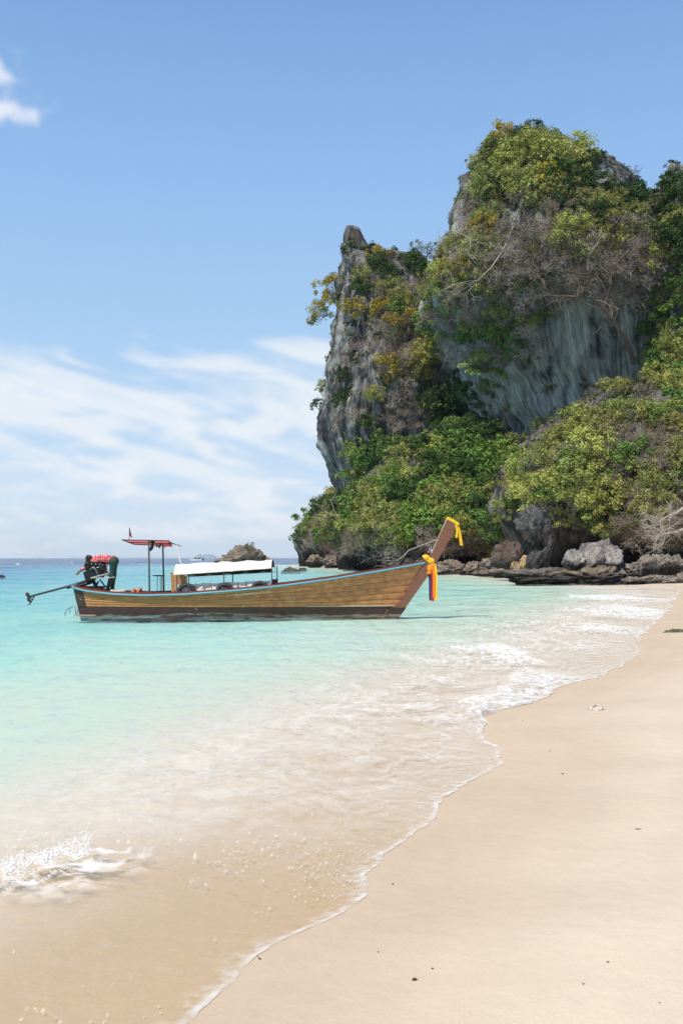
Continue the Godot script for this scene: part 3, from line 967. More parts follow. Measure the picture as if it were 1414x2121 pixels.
func crown(seed_: int, leaves: int, size: float, clumps: int, flat: float, a: Color, b: Color, droop := 0.0, airy := 0.0) -> ArrayMesh:
	var r := RandomNumberGenerator.new()
	r.seed = seed_
	var m := MB.new()
	var cs: Array = []
	for k in clumps:
		var n := Vector3(r.randfn(), r.randfn() + 0.35, r.randfn()).normalized()
		var q := n * pow(r.randf(), 0.4) * 0.86
		q.y = q.y * flat + 0.45
		var cr := r.randf_range(0.17, 0.33) * (1.0 - airy * 0.4)
		if k % 5 == 4:      # stray sprays beyond the outline
			q = n * r.randf_range(0.82, 1.02)
			q.y = absf(q.y) * flat + 0.35
			cr = r.randf_range(0.07, 0.13)
		cs.append([q, cr, r.randf()])
	for i in leaves:
		var k: Array = cs[r.randi() % clumps]
		var n := Vector3(r.randfn(), r.randfn() + 0.25, r.randfn()).normalized()
		var q: Vector3 = k[0] + n * k[1] * pow(r.randf(), 0.33) * Vector3(1, 0.8, 1)
		if droop > 0.0: q.y -= droop * pow(r.randf(), 2.0)
		var ln := size * (r.randf_range(0.5, 1.2) if r.randf() < 0.85 else r.randf_range(1.3, 2.0))
		# a leaf spray looks outward and up, and hangs a little
		var face := (n + Vector3(r.randfn() * 0.55, 0.55 + r.randfn() * 0.4, r.randfn() * 0.55)).normalized()
		var along := face.cross(Vector3(r.randfn(), r.randfn() - droop * 3.0, r.randfn())).normalized()
		var side := face.cross(along)
		var w := ln * r.randf_range(0.32, 0.5)
		var tint := clampf(k[2] * 0.55 + r.randf() * 0.45, 0.0, 1.0)
		m.col = a.lerp(b, tint)
		var o := m.p(q - along * ln * 0.5)
		m.p(q + side * w * 0.5 + face * ln * 0.06); m.p(q + along * ln * 0.5 - face * ln * 0.1); m.p(q - side * w * 0.5 + face * ln * 0.06)
		m.tri(o, o + 1, o + 2); m.tri(o, o + 2, o + 3)
	return m.mesh()

func limb(m: MB, r: RandomNumberGenerator, from: Vector3, dir: Vector3, ln: float, rad: float, depth: int, bend: float) -> void:
	var path: Array = [from]
	var q := from
	var d := dir
	var n := 4
	for i in n:
		d = (d + Vector3(r.randfn(), r.randfn(), r.randfn()) * bend).normalized()
		q += d * ln / n
		path.append(q)
	m.tube(path, [rad, rad * 0.85, rad * 0.72, rad * 0.6, rad * 0.45], 4 if depth > 1 else 3)
	if depth <= 0: return
	for k in 3 if depth > 1 else 2:
		var f := r.randf_range(0.45, 1.0)
		var s: Vector3 = path[int(f * n)]
		limb(m, r, s, (d + Vector3(r.randfn(), r.randfn() * 0.8 + 0.15, r.randfn()) * 0.8).normalized(), ln * r.randf_range(0.5, 0.8), rad * 0.55, depth - 1, bend * 1.1)

func wood(seed_: int, stems: int, ln: float, rad: float, depth: int, spread: float, bend: float) -> ArrayMesh:
	var r := RandomNumberGenerator.new()
	r.seed = seed_
	var m := MB.new()
	for k in stems:
		var a := r.randf() * TAU
		limb(m, r, Vector3(cos(a), 0, sin(a)) * 0.12 * spread, Vector3(cos(a) * spread, 1.0, sin(a) * spread).normalized(), ln * r.randf_range(0.8, 1.2), rad * r.randf_range(0.7, 1.2), depth, bend)
	return m.mesh()

func frond_plant(seed_: int) -> ArrayMesh:
	var r := RandomNumberGenerator.new()
	r.seed = seed_
	var m := MB.new()
	for k in 22:
		var a := r.randf() * TAU
		var up := r.randf_range(0.3, 1.2)
		var d := Vector3(cos(a), up, sin(a)).normalized()
		var side := d.cross(Vector3.UP).normalized()
		var q := Vector3(0, 0.1, 0)
		for i in 9:
			var t := i / 9.0
			var q2 := q + d * 0.13
			d = (d + Vector3(0, -0.13, 0)).normalized()
			m.col = Color(0.10, 0.20, 0.03).lerp(Color(0.30, 0.40, 0.06), r.randf())
			for s in [-1.0, 1.0]:
				var w := 0.24 * sin((t * 0.85 + 0.12) * PI)
				var o := m.p(q); m.p(q2); m.p(q + d * 0.16 + side * s * w - Vector3(0, 0.05, 0))
				m.tri(o, o + 1, o + 2)
			q = q2
	return m.mesh()

const BRIGHT := 0
const OLIVE := 1
const DARK := 2
const DRY := 3
const YELLOW := 4
const SPARSE := 5
const FROND := 6
const KIND_WORDS := ["bright green shrub", "olive green bush", "dark green tree", "leafless grey thicket", "yellow flowering tree", "thin airy tree", "clump of fronds"]
const KIND_NAMES := ["leafy_shrub", "olive_bush", "dark_tree", "dry_thicket", "flowering_tree", "airy_tree", "frond_plant"]
const KIND_CATS := ["shrub", "bush", "tree", "thicket", "tree", "tree", "plant"]
const KIND_PLURAL := ["bright green shrubs on the cliffs", "olive bushes on the cliffs", "dark trees on the cliffs", "leafless thickets on the cliffs", "yellow flowering trees on the cliffs", "airy trees on the cliffs", "frond plants on the cliffs"]

func make_protos() -> void:
	var cols := [
		[Color(0.062, 0.130, 0.026), Color(0.25, 0.36, 0.085)],
		[Color(0.13, 0.165, 0.040), Color(0.54, 0.53, 0.17)],
		[Color(0.028, 0.060, 0.018), Color(0.095, 0.155, 0.042)],
		[Color(0.12, 0.09, 0.05), Color(0.22, 0.18, 0.09)],
		[Color(0.20, 0.17, 0.025), Color(0.52, 0.40, 0.06)],
		[Color(0.08, 0.10, 0.04), Color(0.20, 0.22, 0.09)]]
	for k in 6:
		var set: Array = []
		var lm := StandardMaterial3D.new()
		lm.resource_name = "leaves %d" % k
		lm.vertex_color_use_as_albedo = true
		lm.roughness = 0.55
		lm.metallic_specular = 0.3
		lm.backlight_enabled = true
		lm.backlight = Color(0.5, 0.5, 0.35)
		mats["leaves %d" % k] = lm
		for v in 5:
			var s := 100 * k + v * 7 + 3
			var j: Color = [Color(1, 1, 1), Color(1.06, 1.08, 0.95), Color(0.82, 0.95, 0.9), Color(1.1, 1.18, 1.0), Color(0.9, 0.87, 0.95)][v]
			var c: Array = [cols[k][0] * j, cols[k][1] * j]
			var p := {}
			match k:
				BRIGHT: p = {"crown": crown(s, 2200, 0.13, 30, 0.75, c[0], c[1]), "wood": wood(s, 4, 0.55, 0.03, 1, 0.7, 0.2)}
				OLIVE: p = {"crown": crown(s, 2800, 0.088, 34, 0.8, c[0], c[1], 0.12), "wood": wood(s, 7, 0.62, 0.02, 2, 0.9, 0.3)}
				DARK: p = {"crown": crown(s, 2400, 0.12, 30, 0.85, c[0], c[1]), "wood": wood(s, 3, 0.6, 0.04, 1, 0.5, 0.2)}
				DRY: p = {"crown": crown(s, 420, 0.07, 26, 0.7, c[0], c[1], 0.1), "wood": wood(s, 22, 0.60, 0.019, 3, 1.6, 0.42)}
				YELLOW: p = {"crown": crown(s, 2000, 0.11, 24, 0.8, c[0], c[1], 0.1, 0.0), "wood": wood(s, 4, 0.62, 0.03, 2, 0.7, 0.3)}
				SPARSE: p = {"crown": crown(s, 750, 0.10, 20, 0.9, c[0], c[1], 0.15, 0.5), "wood": wood(s, 4, 0.75, 0.028, 3, 0.7, 0.3)}
			set.append(p)
		leaf_sets.append(set)
	leaf_sets.append([{"crown": frond_plant(1), "wood": wood(901, 1, 0.2, 0.05, 0, 0.2, 0.1)}, {"crown": frond_plant(2), "wood": wood(902, 1, 0.2, 0.05, 0, 0.2, 0.1)}])
	mats["leaves 6"] = mats["leaves 0"]
	mat("pale twigs", Color(0.44, 0.38, 0.33), 0.9)
	mat("grey twigs", Color(0.29, 0.24, 0.205), 0.9)
	mat("bark", Color(0.15, 0.12, 0.095), 0.9)

var planted: Array = []   # [kind, zone, px, py, size, node]

func plant(kind: int, px: float, py: float, rpx: float, zone: String, own_label := "", d := 0.0, lean := Vector3.ZERO) -> Node3D:
	if d == 0.0:
		d = hit(px, py)
		if d == INF: return null
		var q := at(px, py, d)
		for M in masses:
			if inside(M, q):
				d -= maxf(rock_normal_amount(q, M.bump), 0.0) * 1.1
				break
		d -= rpx / F * d * 0.45
	var R := rpx / F * d * 1.15
	var set: Array = leaf_sets[kind]
	var p: Dictionary = set[rng.randi() % set.size()]
	var o := Node3D.new()
	o.name = numbered(KIND_NAMES[kind])
	add_child(o, true)
	o.position = at(px, py, d) + Vector3(0, -R * 0.45, 0)
	var b := Basis(Vector3.UP, rng.randf() * TAU)
	var tilt := Vector3(rng.randfn() * 0.12, 1, 0.22 + rng.randfn() * 0.12) + lean
	b = Basis(Quaternion(Vector3.UP, tilt.normalized())) * b
	o.basis = b.scaled(Vector3(R, R * rng.randf_range(0.85, 1.1), R))
	put("crown", p.crown, mats["leaves %d" % kind], o)
	put("branches" if kind == DRY else "trunk", p.wood, mats["bark" if kind != DRY else ("pale twigs" if rng.randf() < 0.4 else "grey twigs")], o)
	tag(o, own_label, KIND_CATS[kind], KIND_PLURAL[kind])
	planted.append([kind, zone, px, py, rpx, o, own_label])
	return o

func scatter(zone: String, x0: float, y0: float, x1: float, y1: float, n: int, r0: float, r1: float, kinds: Array) -> void:
	# best-candidate points, so that the bushes spread over their part of the slope
	var pts: Array = []
	for i in n:
		var best := Vector2.ZERO
		var far := -1.0
		for t in 8:
			var q := Vector2(rng.randf_range(x0, x1), rng.randf_range(y0, y1))
			var near := 1e9
			for o in pts: near = minf(near, q.distance_to(o))
			if near > far: far = near; best = q
		pts.append(best)
		plant(kinds[rng.randi() % kinds.size()], best.x, best.y, rng.randf_range(r0, r1), zone)

func label_plants() -> void:
	# name each one by its kind, where on the cliff it grows and its place among its like there
	var sets := {}
	for a in planted:
		if a[6]: continue
		var big: String = "large " if a[4] > 44 else ("small " if a[4] < 27 else "")
		var key: String = big + KIND_WORDS[a[0]] + " " + a[1]
		if not sets.has(key): sets[key] = []
		sets[key].append(a)
	var counts := ["", "", "two", "three", "four", "five", "six", "seven", "eight", "nine", "ten", "eleven", "twelve"]
	var nth := ["leftmost", "second from left", "third from left", "fourth from left", "fifth from left", "sixth from left", "seventh from left", "eighth from left", "ninth from left", "tenth from left", "eleventh from left", "twelfth from left", "thirteenth from left", "fourteenth from left", "fifteenth from left", "sixteenth from left", "seventeenth from left", "eighteenth from left", "nineteenth from left", "twentieth from left", "twenty-first from left", "twenty-second from left", "twenty-third from left", "twenty-fourth from left", "twenty-fifth from left", "twenty-sixth from left", "twenty-seventh from left", "twenty-eighth from left", "twenty-ninth from left", "thirtieth from left"]
	for key in sets:
		var l: Array = sets[key]
		l.sort_custom(func(a, b): return a[2] < b[2])
		for i in l.size():
			var s: String = key
			if l.size() > 1:
				s = key + ", " + ("rightmost" if i == l.size() - 1 else nth[mini(i, 29)]) + (" of " + counts[l.size()] if l.size() < 13 else "")
			l[i][5].set_meta("label", s)

func plants() -> void:
	make_protos()
	# single plants that stand out
	plant(YELLOW, 690, 600, 38, "", "yellow green tree leaning out left of the rock pinnacle, upper tuft", 176.0, Vector3(-0.5, 0, 0))
	plant(YELLOW, 674, 640, 30, "", "yellow green tree hanging left of the pinnacle, lower tuft over the sky", 176.0, Vector3(-0.8, 0, 0))
	plant(YELLOW, 752, 640, 36, "", "bright yellow tree on the cliff face below the pinnacle")
	plant(YELLOW, 836, 662, 42, "", "large yellow tree right of the bright yellow tree under the pinnacle")
	plant(YELLOW, 722, 632, 24, "", "small yellow bush at the foot of the rock pinnacle")
	plant(YELLOW, 782, 528, 30, "", "tan yellow tree on the ridge right of the pinnacle")
	plant(YELLOW, 918, 508, 22, "", "orange yellow tree on the skyline left of the summit hill")
	plant(YELLOW, 930, 548, 26, "", "orange yellow tree below the skyline tree left of the summit hill")
	plant(YELLOW, 888, 598, 28, "", "yellow green tree in the saddle between pinnacle ridge and summit hill")
	plant(SPARSE, 876, 522, 34, "", "tall airy tree on the saddle against the sky", 170.0)
	plant(SPARSE, 1286, 368, 40, "", "airy see-through tree right of the summit dome hill", 140.0)
	plant(SPARSE, 1318, 428, 30, "", "airy tree in the notch between summit hill and right hill", 138.0)
	plant(DARK, 826, 520, 22, "", "small dark tree on the ridge right of the tan yellow tree")
	plant(DARK, 660, 838, 16, "", "dark shrub hanging from the left edge of the cliff face", 177.0, Vector3(-0.6, 0, 0))
	plant(OLIVE, 669, 800, 17, "", "olive tuft on the left edge of the cliff face above the hanging shrub", 177.0, Vector3(-0.4, 0, 0))
	plant(DARK, 1104, 270, 24, "", "dark green tree standing highest on the summit hill", 134.0)
	plant(FROND, 1106, 644, 38, "", "bright fan of fronds on the cliff lip above the streaked wall", 0.0)
	plant(FROND, 1000, 752, 44, "", "large fan of fronds hanging over the left end of the streaked wall", 0.0)
	plant(FROND, 936, 690, 30, "", "fan of fronds on the ledge left of the summit hill", 0.0)
	plant(BRIGHT, 1246, 1092, 26, "", "small round bright shrub above the large pale boulder")
	plant(BRIGHT, 1318, 1066, 28, "", "bright shrub right of the round shrub above the pale boulder")
	plant(BRIGHT, 1046, 1108, 22, "", "bright shrub above the shaded brown boulder")
	plant(BRIGHT, 1408, 1058, 20, "", "bright shrub among bare branches at the right edge")
	plant(OLIVE, 992, 338, 30, "", "olive green bush on the skyline, top of the summit's left edge", 138.0)
	plant(DRY, 978, 372, 32, "", "leafless thicket on the skyline below the top left olive bush", 138.0)
	plant(OLIVE, 970, 412, 28, "", "olive green bush on the skyline halfway down the summit's left edge", 137.0)
	plant(DRY, 960, 448, 32, "", "leafless thicket on the skyline low on the summit's left edge", 136.0)
	plant(OLIVE, 950, 482, 26, "", "olive green bush above the orange yellow skyline tree", 136.0)
	plant(DRY, 516, 1141, 13, "", "small leafless tuft on the top of the brown rocky islet", 206.0)
	plant(DRY, 737, 502, 17, "", "leafless tuft clinging to the right side of the rock pinnacle", 174.0)
	plant(DRY, 724, 486, 12, "", "small leafless tuft near the tip of the rock pinnacle", 175.0)
	plant(DARK, 1236, 340, 26, "", "dark green tree on the skyline right of the summit's highest tree", 131.0)
	plant(OLIVE, 1268, 362, 25, "", "olive green bush on the skyline left of the airy see-through tree", 131.0)
	plant(DARK, 1298, 388, 26, "", "dark green tree below the airy see-through tree", 130.0)
	# the rest, zone by zone
	scatter("on the summit dome", 1010, 288, 1172, 400, 35, 34, 56, [OLIVE, OLIVE, OLIVE, OLIVE, OLIVE, YELLOW, DARK])
	scatter("right of the summit dome", 1160, 335, 1235, 440, 16, 22, 34, [DARK, DARK, OLIVE])
	scatter("on the summit's right shoulder", 1235, 400, 1335, 460, 16, 22, 34, [DARK, OLIVE, DARK, OLIVE])
	scatter("under the summit dome", 985, 400, 1200, 520, 28, 30, 48, [DRY, DRY, DRY, DRY, DRY, OLIVE])
	scatter("on the summit's left flank", 935, 400, 1030, 600, 30, 26, 40, [DRY, OLIVE, DRY, OLIVE, YELLOW])
	scatter("under the summit's right shoulder", 1180, 430, 1345, 540, 21, 32, 48, [DRY, DRY, DRY, OLIVE, SPARSE])
	scatter("above the streaked wall's left half", 1040, 520, 1215, 605, 21, 30, 48, [DRY])
	scatter("above the streaked wall's right half", 1215, 520, 1390, 605, 21, 30, 48, [DRY])
	scatter("on the right edge hill", 1362, 370, 1430, 600, 28, 30, 48, [DARK, DARK, OLIVE])
	scatter("beside the streaked wall's right end", 1350, 590, 1425, 790, 24, 28, 44, [BRIGHT, OLIVE, BRIGHT])
	scatter("on the overhang's left lip", 965, 590, 1110, 745, 31, 26, 44, [OLIVE, DRY, BRIGHT, DRY])
	scatter("in the saddle left of the summit", 880, 500, 975, 620, 16, 22, 38, [YELLOW, OLIVE, DRY, OLIVE, DRY])
	scatter("on the pinnacle ridge", 750, 535, 900, 600, 17, 22, 36, [DARK, DRY, OLIVE, DRY])
	scatter("between the two cliffs", 790, 600, 950, 770, 38, 26, 42, [DRY, OLIVE, DRY, DRY, YELLOW, DRY, BRIGHT])
	scatter("on the face below the pinnacle", 705, 680, 880, 880, 31, 16, 30, [DRY, DRY, DRY, DRY, OLIVE, DARK])
	scatter("in the cleft under the overhang", 880, 800, 1020, 930, 21, 26, 42, [DARK, DARK, DARK, BRIGHT])
	scatter("on the lower slope behind the prow", 740, 925, 1040, 1090, 63, 30, 52, [BRIGHT, BRIGHT, OLIVE, OLIVE, DARK])
	scatter("at the tip of the headland", 615, 1030, 760, 1125, 38, 22, 38, [OLIVE, DRY, DRY, DARK, BRIGHT])
	scatter("above the shore overhang", 700, 1075, 1040, 1135, 28, 24, 38, [DRY, DRY, DRY, OLIVE])
	scatter("on the near slope's left end", 1062, 930, 1130, 1020, 11, 32, 54, [OLIVE, OLIVE, DRY, BRIGHT])
	scatter("on the near slope's upper edge", 1130, 870, 1225, 950, 13, 32, 54, [OLIVE, OLIVE, DRY])
	scatter("in the near slope's middle", 1130, 950, 1270, 1030, 15, 32, 58, [OLIVE, OLIVE, BRIGHT, DRY])
	scatter("high on the near right slope", 1225, 800, 1425, 890, 20, 30, 56, [OLIVE, OLIVE, BRIGHT, DRY])
	scatter("halfway down the near right slope", 1270, 890, 1425, 1020, 19, 34, 62, [OLIVE, OLIVE, BRIGHT, DRY, DRY])
	scatter("beside the mushroom rock's top", 1042, 960, 1092, 1075, 7, 26, 38, [OLIVE, DARK, OLIVE])
	scatter("low on the near slope", 1075, 1000, 1425, 1085, 24, 28, 46, [DRY, OLIVE, DRY, DARK])
	scatter("over the right edge boulders", 1320, 1040, 1425, 1115, 12, 40, 60, [DRY])
	label_plants()
	# low growth on ledges everywhere, also where the camera does not look
	undergrowth()
	bare_trunks()

func undergrowth() -> void:
	var tuft := MB.new()
	var r := RandomNumberGenerator.new()
	r.seed = 77
	for i in 46:
		var n := Vector3(r.randfn(), absf(r.randfn()) + 0.2, r.randfn()).normalized()
		var q := n * r.randf_range(0.3, 1.0) * Vector3(1, 0.6, 1)
		var al := n.cross(Vector3(r.randfn(), r.randfn(), r.randfn())).normalized()
		var sd := n.cross(al)
		var ln := r.randf_range(0.15, 0.32)
		var o := tuft.p(q - al * ln); tuft.p(q + sd * ln * 0.4); tuft.p(q + al * ln); tuft.p(q - sd * ln * 0.4)
		tuft.tri(o, o + 1, o + 2); tuft.tri(o, o + 2, o + 3)
	var places: Array = []
	var tones: Array = []
	for M in masses:
		var count := int((M.h[-1] - M.h[0]) * (M.r[0] - M.l[0]) * 0.75)
		for i in mini(count, 1500):
			var h := r.randf_range(M.h[0] + 5.0, M.h[-1] - (4.0 if M.name == "pinnacle_cliff" else 0.0))
			var l := soft(M.h, M.l, h); var rr := soft(M.h, M.r, h); var f := soft(M.h, M.f, h)
			var an := r.randf() * TAU
			var ca := cos(an); var sa := sin(an)
			var ex := (rr - l) * 0.5
			var ez: float = f if sa > 0.0 else M.back
			var q := Vector3((l + rr) * 0.5 + signf(ca) * pow(absf(ca), 0.77) * ex, h, -M.d + signf(sa) * pow(absf(sa), 0.77) * ez)
			# the bare walls stay bare: steep overhanging heights of the two cliffs
			var f2 := soft(M.h, M.f, h - 2.0)
			var steep: bool = f2 <= f + 0.15 and (M.name == "pinnacle_cliff" or M.name == "summit_cliff") and sa > -0.2
			if steep and r.randf() < 0.93: continue
			if n_f.get_noise_3d(q.x * 0.15, q.y * 0.15, q.z * 0.15) < -0.25: continue
			q += Vector3(ca * ez, 0, sa * ex).normalized() * (rock_normal_amount(q, M.bump) * 0.8)
			var s := r.randf_range(0.5, 1.5)
			places.append(Transform3D(Basis(Vector3(r.randfn(), 2, r.randfn()).normalized(), r.randf() * TAU).scaled(Vector3(s, s, s)), q))
			tones.append(Color(0.06, 0.085, 0.025).lerp(Color(0.20, 0.17, 0.08), r.randf()) if r.randf() < 0.75 else Color(0.03, 0.06, 0.02))
	var mm := MultiMesh.new()
	mm.transform_format = MultiMesh.TRANSFORM_3D
	mm.use_colors = true
	mm.mesh = tuft.mesh()
	mm.instance_count = places.size()
	for i in places.size():
		mm.set_instance_transform(i, places[i])
		mm.set_instance_color(i, tones[i])
	var o := MultiMeshInstance3D.new()
	o.name = "undergrowth"
	o.multimesh = mm
	o.material_override = mats["leaves 2"]
	add_child(o)
	tag(o, "low mixed undergrowth covering ledges and slopes of the cliffs", "undergrowth", "", "stuff")

func branchy(called: String, label: String, path_px: Array, d: float, rad_px: float, m_: Material, forks: int, seed_: int) -> void:
	var r := RandomNumberGenerator.new()
	r.seed = seed_
	var pts: Array = []
	for a in path_px: pts.append(at(a[0], a[1], d + (a[2] if a.size() > 2 else 0.0)))
	var k := d / F
	var base: Vector3 = pts[0]
	for i in pts.size(): pts[i] -= base
	var t := thing(called, base, label, "tree")
	var m := MB.new()
	var rr: Array = []
	for i in pts.size(): rr.append(rad_px * k * lerpf(1.0, 0.45, float(i) / (pts.size() - 1)))
	m.tube(pts, rr, 7)
	put("trunk", m.mesh(true), m_, t)
	m = MB.new()
	var end: Vector3 = pts[-1]
	var dir: Vector3 = (pts[-1] - pts[-2]).normalized()
	var ln := (pts[-1] as Vector3).length()
	for i in forks:
		var from: Vector3 = end if i < 2 else pts[-2].lerp(end, r.randf())
		limb(m, r, from, (dir + Vector3(r.randfn(), r.randfn() * 0.6, r.randfn() * 0.6) * 0.8).normalized(), ln * r.randf_range(0.35, 0.6), rad_px * k * 0.32, 3, 0.34)
	put("branches", m.mesh(), m_, t)

func bare_trunks() -> void:
	var pale := mat("pale bark", Color(0.42, 0.37, 0.32), 0.85)
	var brown := mat("brown bark", Color(0.16, 0.115, 0.08), 0.85)
	branchy("leaning_tree", "leafless brown trunk leaning left across the streaked wall", [[1312, 752, 4], [1296, 706, 1], [1268, 660, -2], [1234, 624, -3]], 118.0, 5.5, brown, 5, 1)
	branchy("dead_tree", "pale dead branches reaching left under the summit dome", [[1052, 560, 2], [1046, 516, 0], [1010, 508, -3], [972, 494, -5]], 119.0, 1.9, pale, 6, 2)
	branchy("dead_tree", "pale dead trunk below the summit dome, pointing down left", [[1062, 470, 1], [1040, 520, 0], [1018, 552, -3], [990, 580, -4]], 118.0, 1.5, pale, 5, 3)
	branchy("dead_tree", "long pale fallen trunk across the headland thicket", [[802, 1116, 0], [760, 1094, 0], [728, 1076, -1], [700, 1068, -1]], 150.0, 2.2, pale, 3, 4)
	branchy("dead_tree", "pale dead boughs drooping over the shore overhang left of the prow", [[905, 1118, 0], [872, 1130, -2], [846, 1140, -3], [826, 1160, -3]], 108.0, 1.4, pale, 5, 5)
	branchy("dead_tree", "bare white branches spreading at the right edge, upper fan", [[1430, 1040, 0], [1400, 1062, -1], [1372, 1074, -2]], 72.0, 3.0, pale, 9, 6)
	branchy("dead_tree", "bare white branches drooping at the right edge, lower fan", [[1432, 1090, 0], [1398, 1102, -1], [1362, 1108, -2]], 71.0, 3.2, pale, 9, 7)
	branchy("dead_tree", "bare grey trunk standing on the upper right of the summit hill", [[1216, 560, 0], [1218, 530, 0], [1238, 500, -1]], 116.0, 2.6, pale, 5, 8)
	branchy("islet_tree", "small thin tree on top of the brown rocky islet", [[513, 1142, 0], [511, 1134, 0], [512, 1128, 0]], 206.0, 1.0, brown, 4, 10)
	plant(SPARSE, 519, 1133, 14, "", "small green bush on top of the brown rocky islet", 206.0)

# ---------------------------------------------------------------- the long-tail boat
const BD := 28.3       # distance to the boat's middle line
var boat_at := Vector3(0, 0, -28.3)

func B(px: float, py: float, z := 0.0) -> Vector3:     # in the boat's own axes; z towards the beach
	return at(px, py, BD - z) - boat_at

func sheer_y(px: float) -> float:      # height of the gunwale over the water
	var py := ramp([150, 165, 190, 250, 320, 400, 500, 600, 700, 800, 870, 895], [1213, 1217, 1222.5, 1229, 1231.5, 1229.5, 1222.5, 1212, 1198, 1180, 1166, 1160], px)
	return EYE + (HY - py) / F * (BD - half_beam((px - 160.0) / 730.0))

func half_beam(s: float) -> float:
	var f := 0.0
	if s < 0.42: f = 0.50 + 0.50 * sin(clampf(s / 0.42, 0, 1) * PI * 0.5)
	else: f = pow(maxf(cos((s - 0.42) / 0.585 * PI * 0.5), 0.0), 0.85)
	return 0.84 * maxf(f, 0.03)

func hull(s: float, y: float, side: float, inset := 0.0) -> Vector3:
	var pxg := 160.0 + 730.0 * s
	var top := sheer_y(pxg)
	var t := clampf((y + 0.3) / (top + 0.3), 0.0, 1.15)
	var px := lerpf(lerpf(176.0, 160.0, t), lerpf(812.0, 890.0, t * (top + 0.3) / 1.75), s)
	var g := lerpf(lerpf(0.62, 0.16, smoothstep(0.35, 0.95, s)), 1.0, pow(t, lerpf(0.6, 0.95, s)))
	var z := side * (half_beam(s) * g - inset)
	return Vector3((px - CX) / F * BD, y, z)

func hull_strip(m: MB, s0: float, s1: float, y0f: Callable, y1f: Callable, side: float, proud0: float, proud1: float, n := 26, th := 0.018) -> void:
	var first := m.v.size()
	for i in n:
		var s := lerpf(s0, s1, float(i) / (n - 1))
		var ya: float = y0f.call(s)
		var yb: float = y1f.call(s)
		for k in 6:
			var v: float = [0.0, 0.0, 0.5, 1.0, 1.0, 0.0][k]
			var inn: float = [th, -proud0, -lerpf(proud0, proud1, 0.5), -proud1, th, th][k]
			var q := hull(s, lerpf(ya, yb, v), side, inn)
			m.p(q, Vector2(q.x * 0.5, (lerpf(ya, yb, v) + side) * 1.0))
	for i in n - 1:
		for k in 5:
			var q := first + i * 6 + k
			if side > 0: m.tri(q, q + 6, q + 7); m.tri(q, q + 7, q + 1)
			else: m.tri(q, q + 7, q + 6); m.tri(q, q + 1, q + 7)

func wood_mat(key: String, c: Color, tex: Texture2D, rough := 0.6) -> StandardMaterial3D:
	var m := mat(key, c, rough)
	m.albedo_texture = tex
	return m

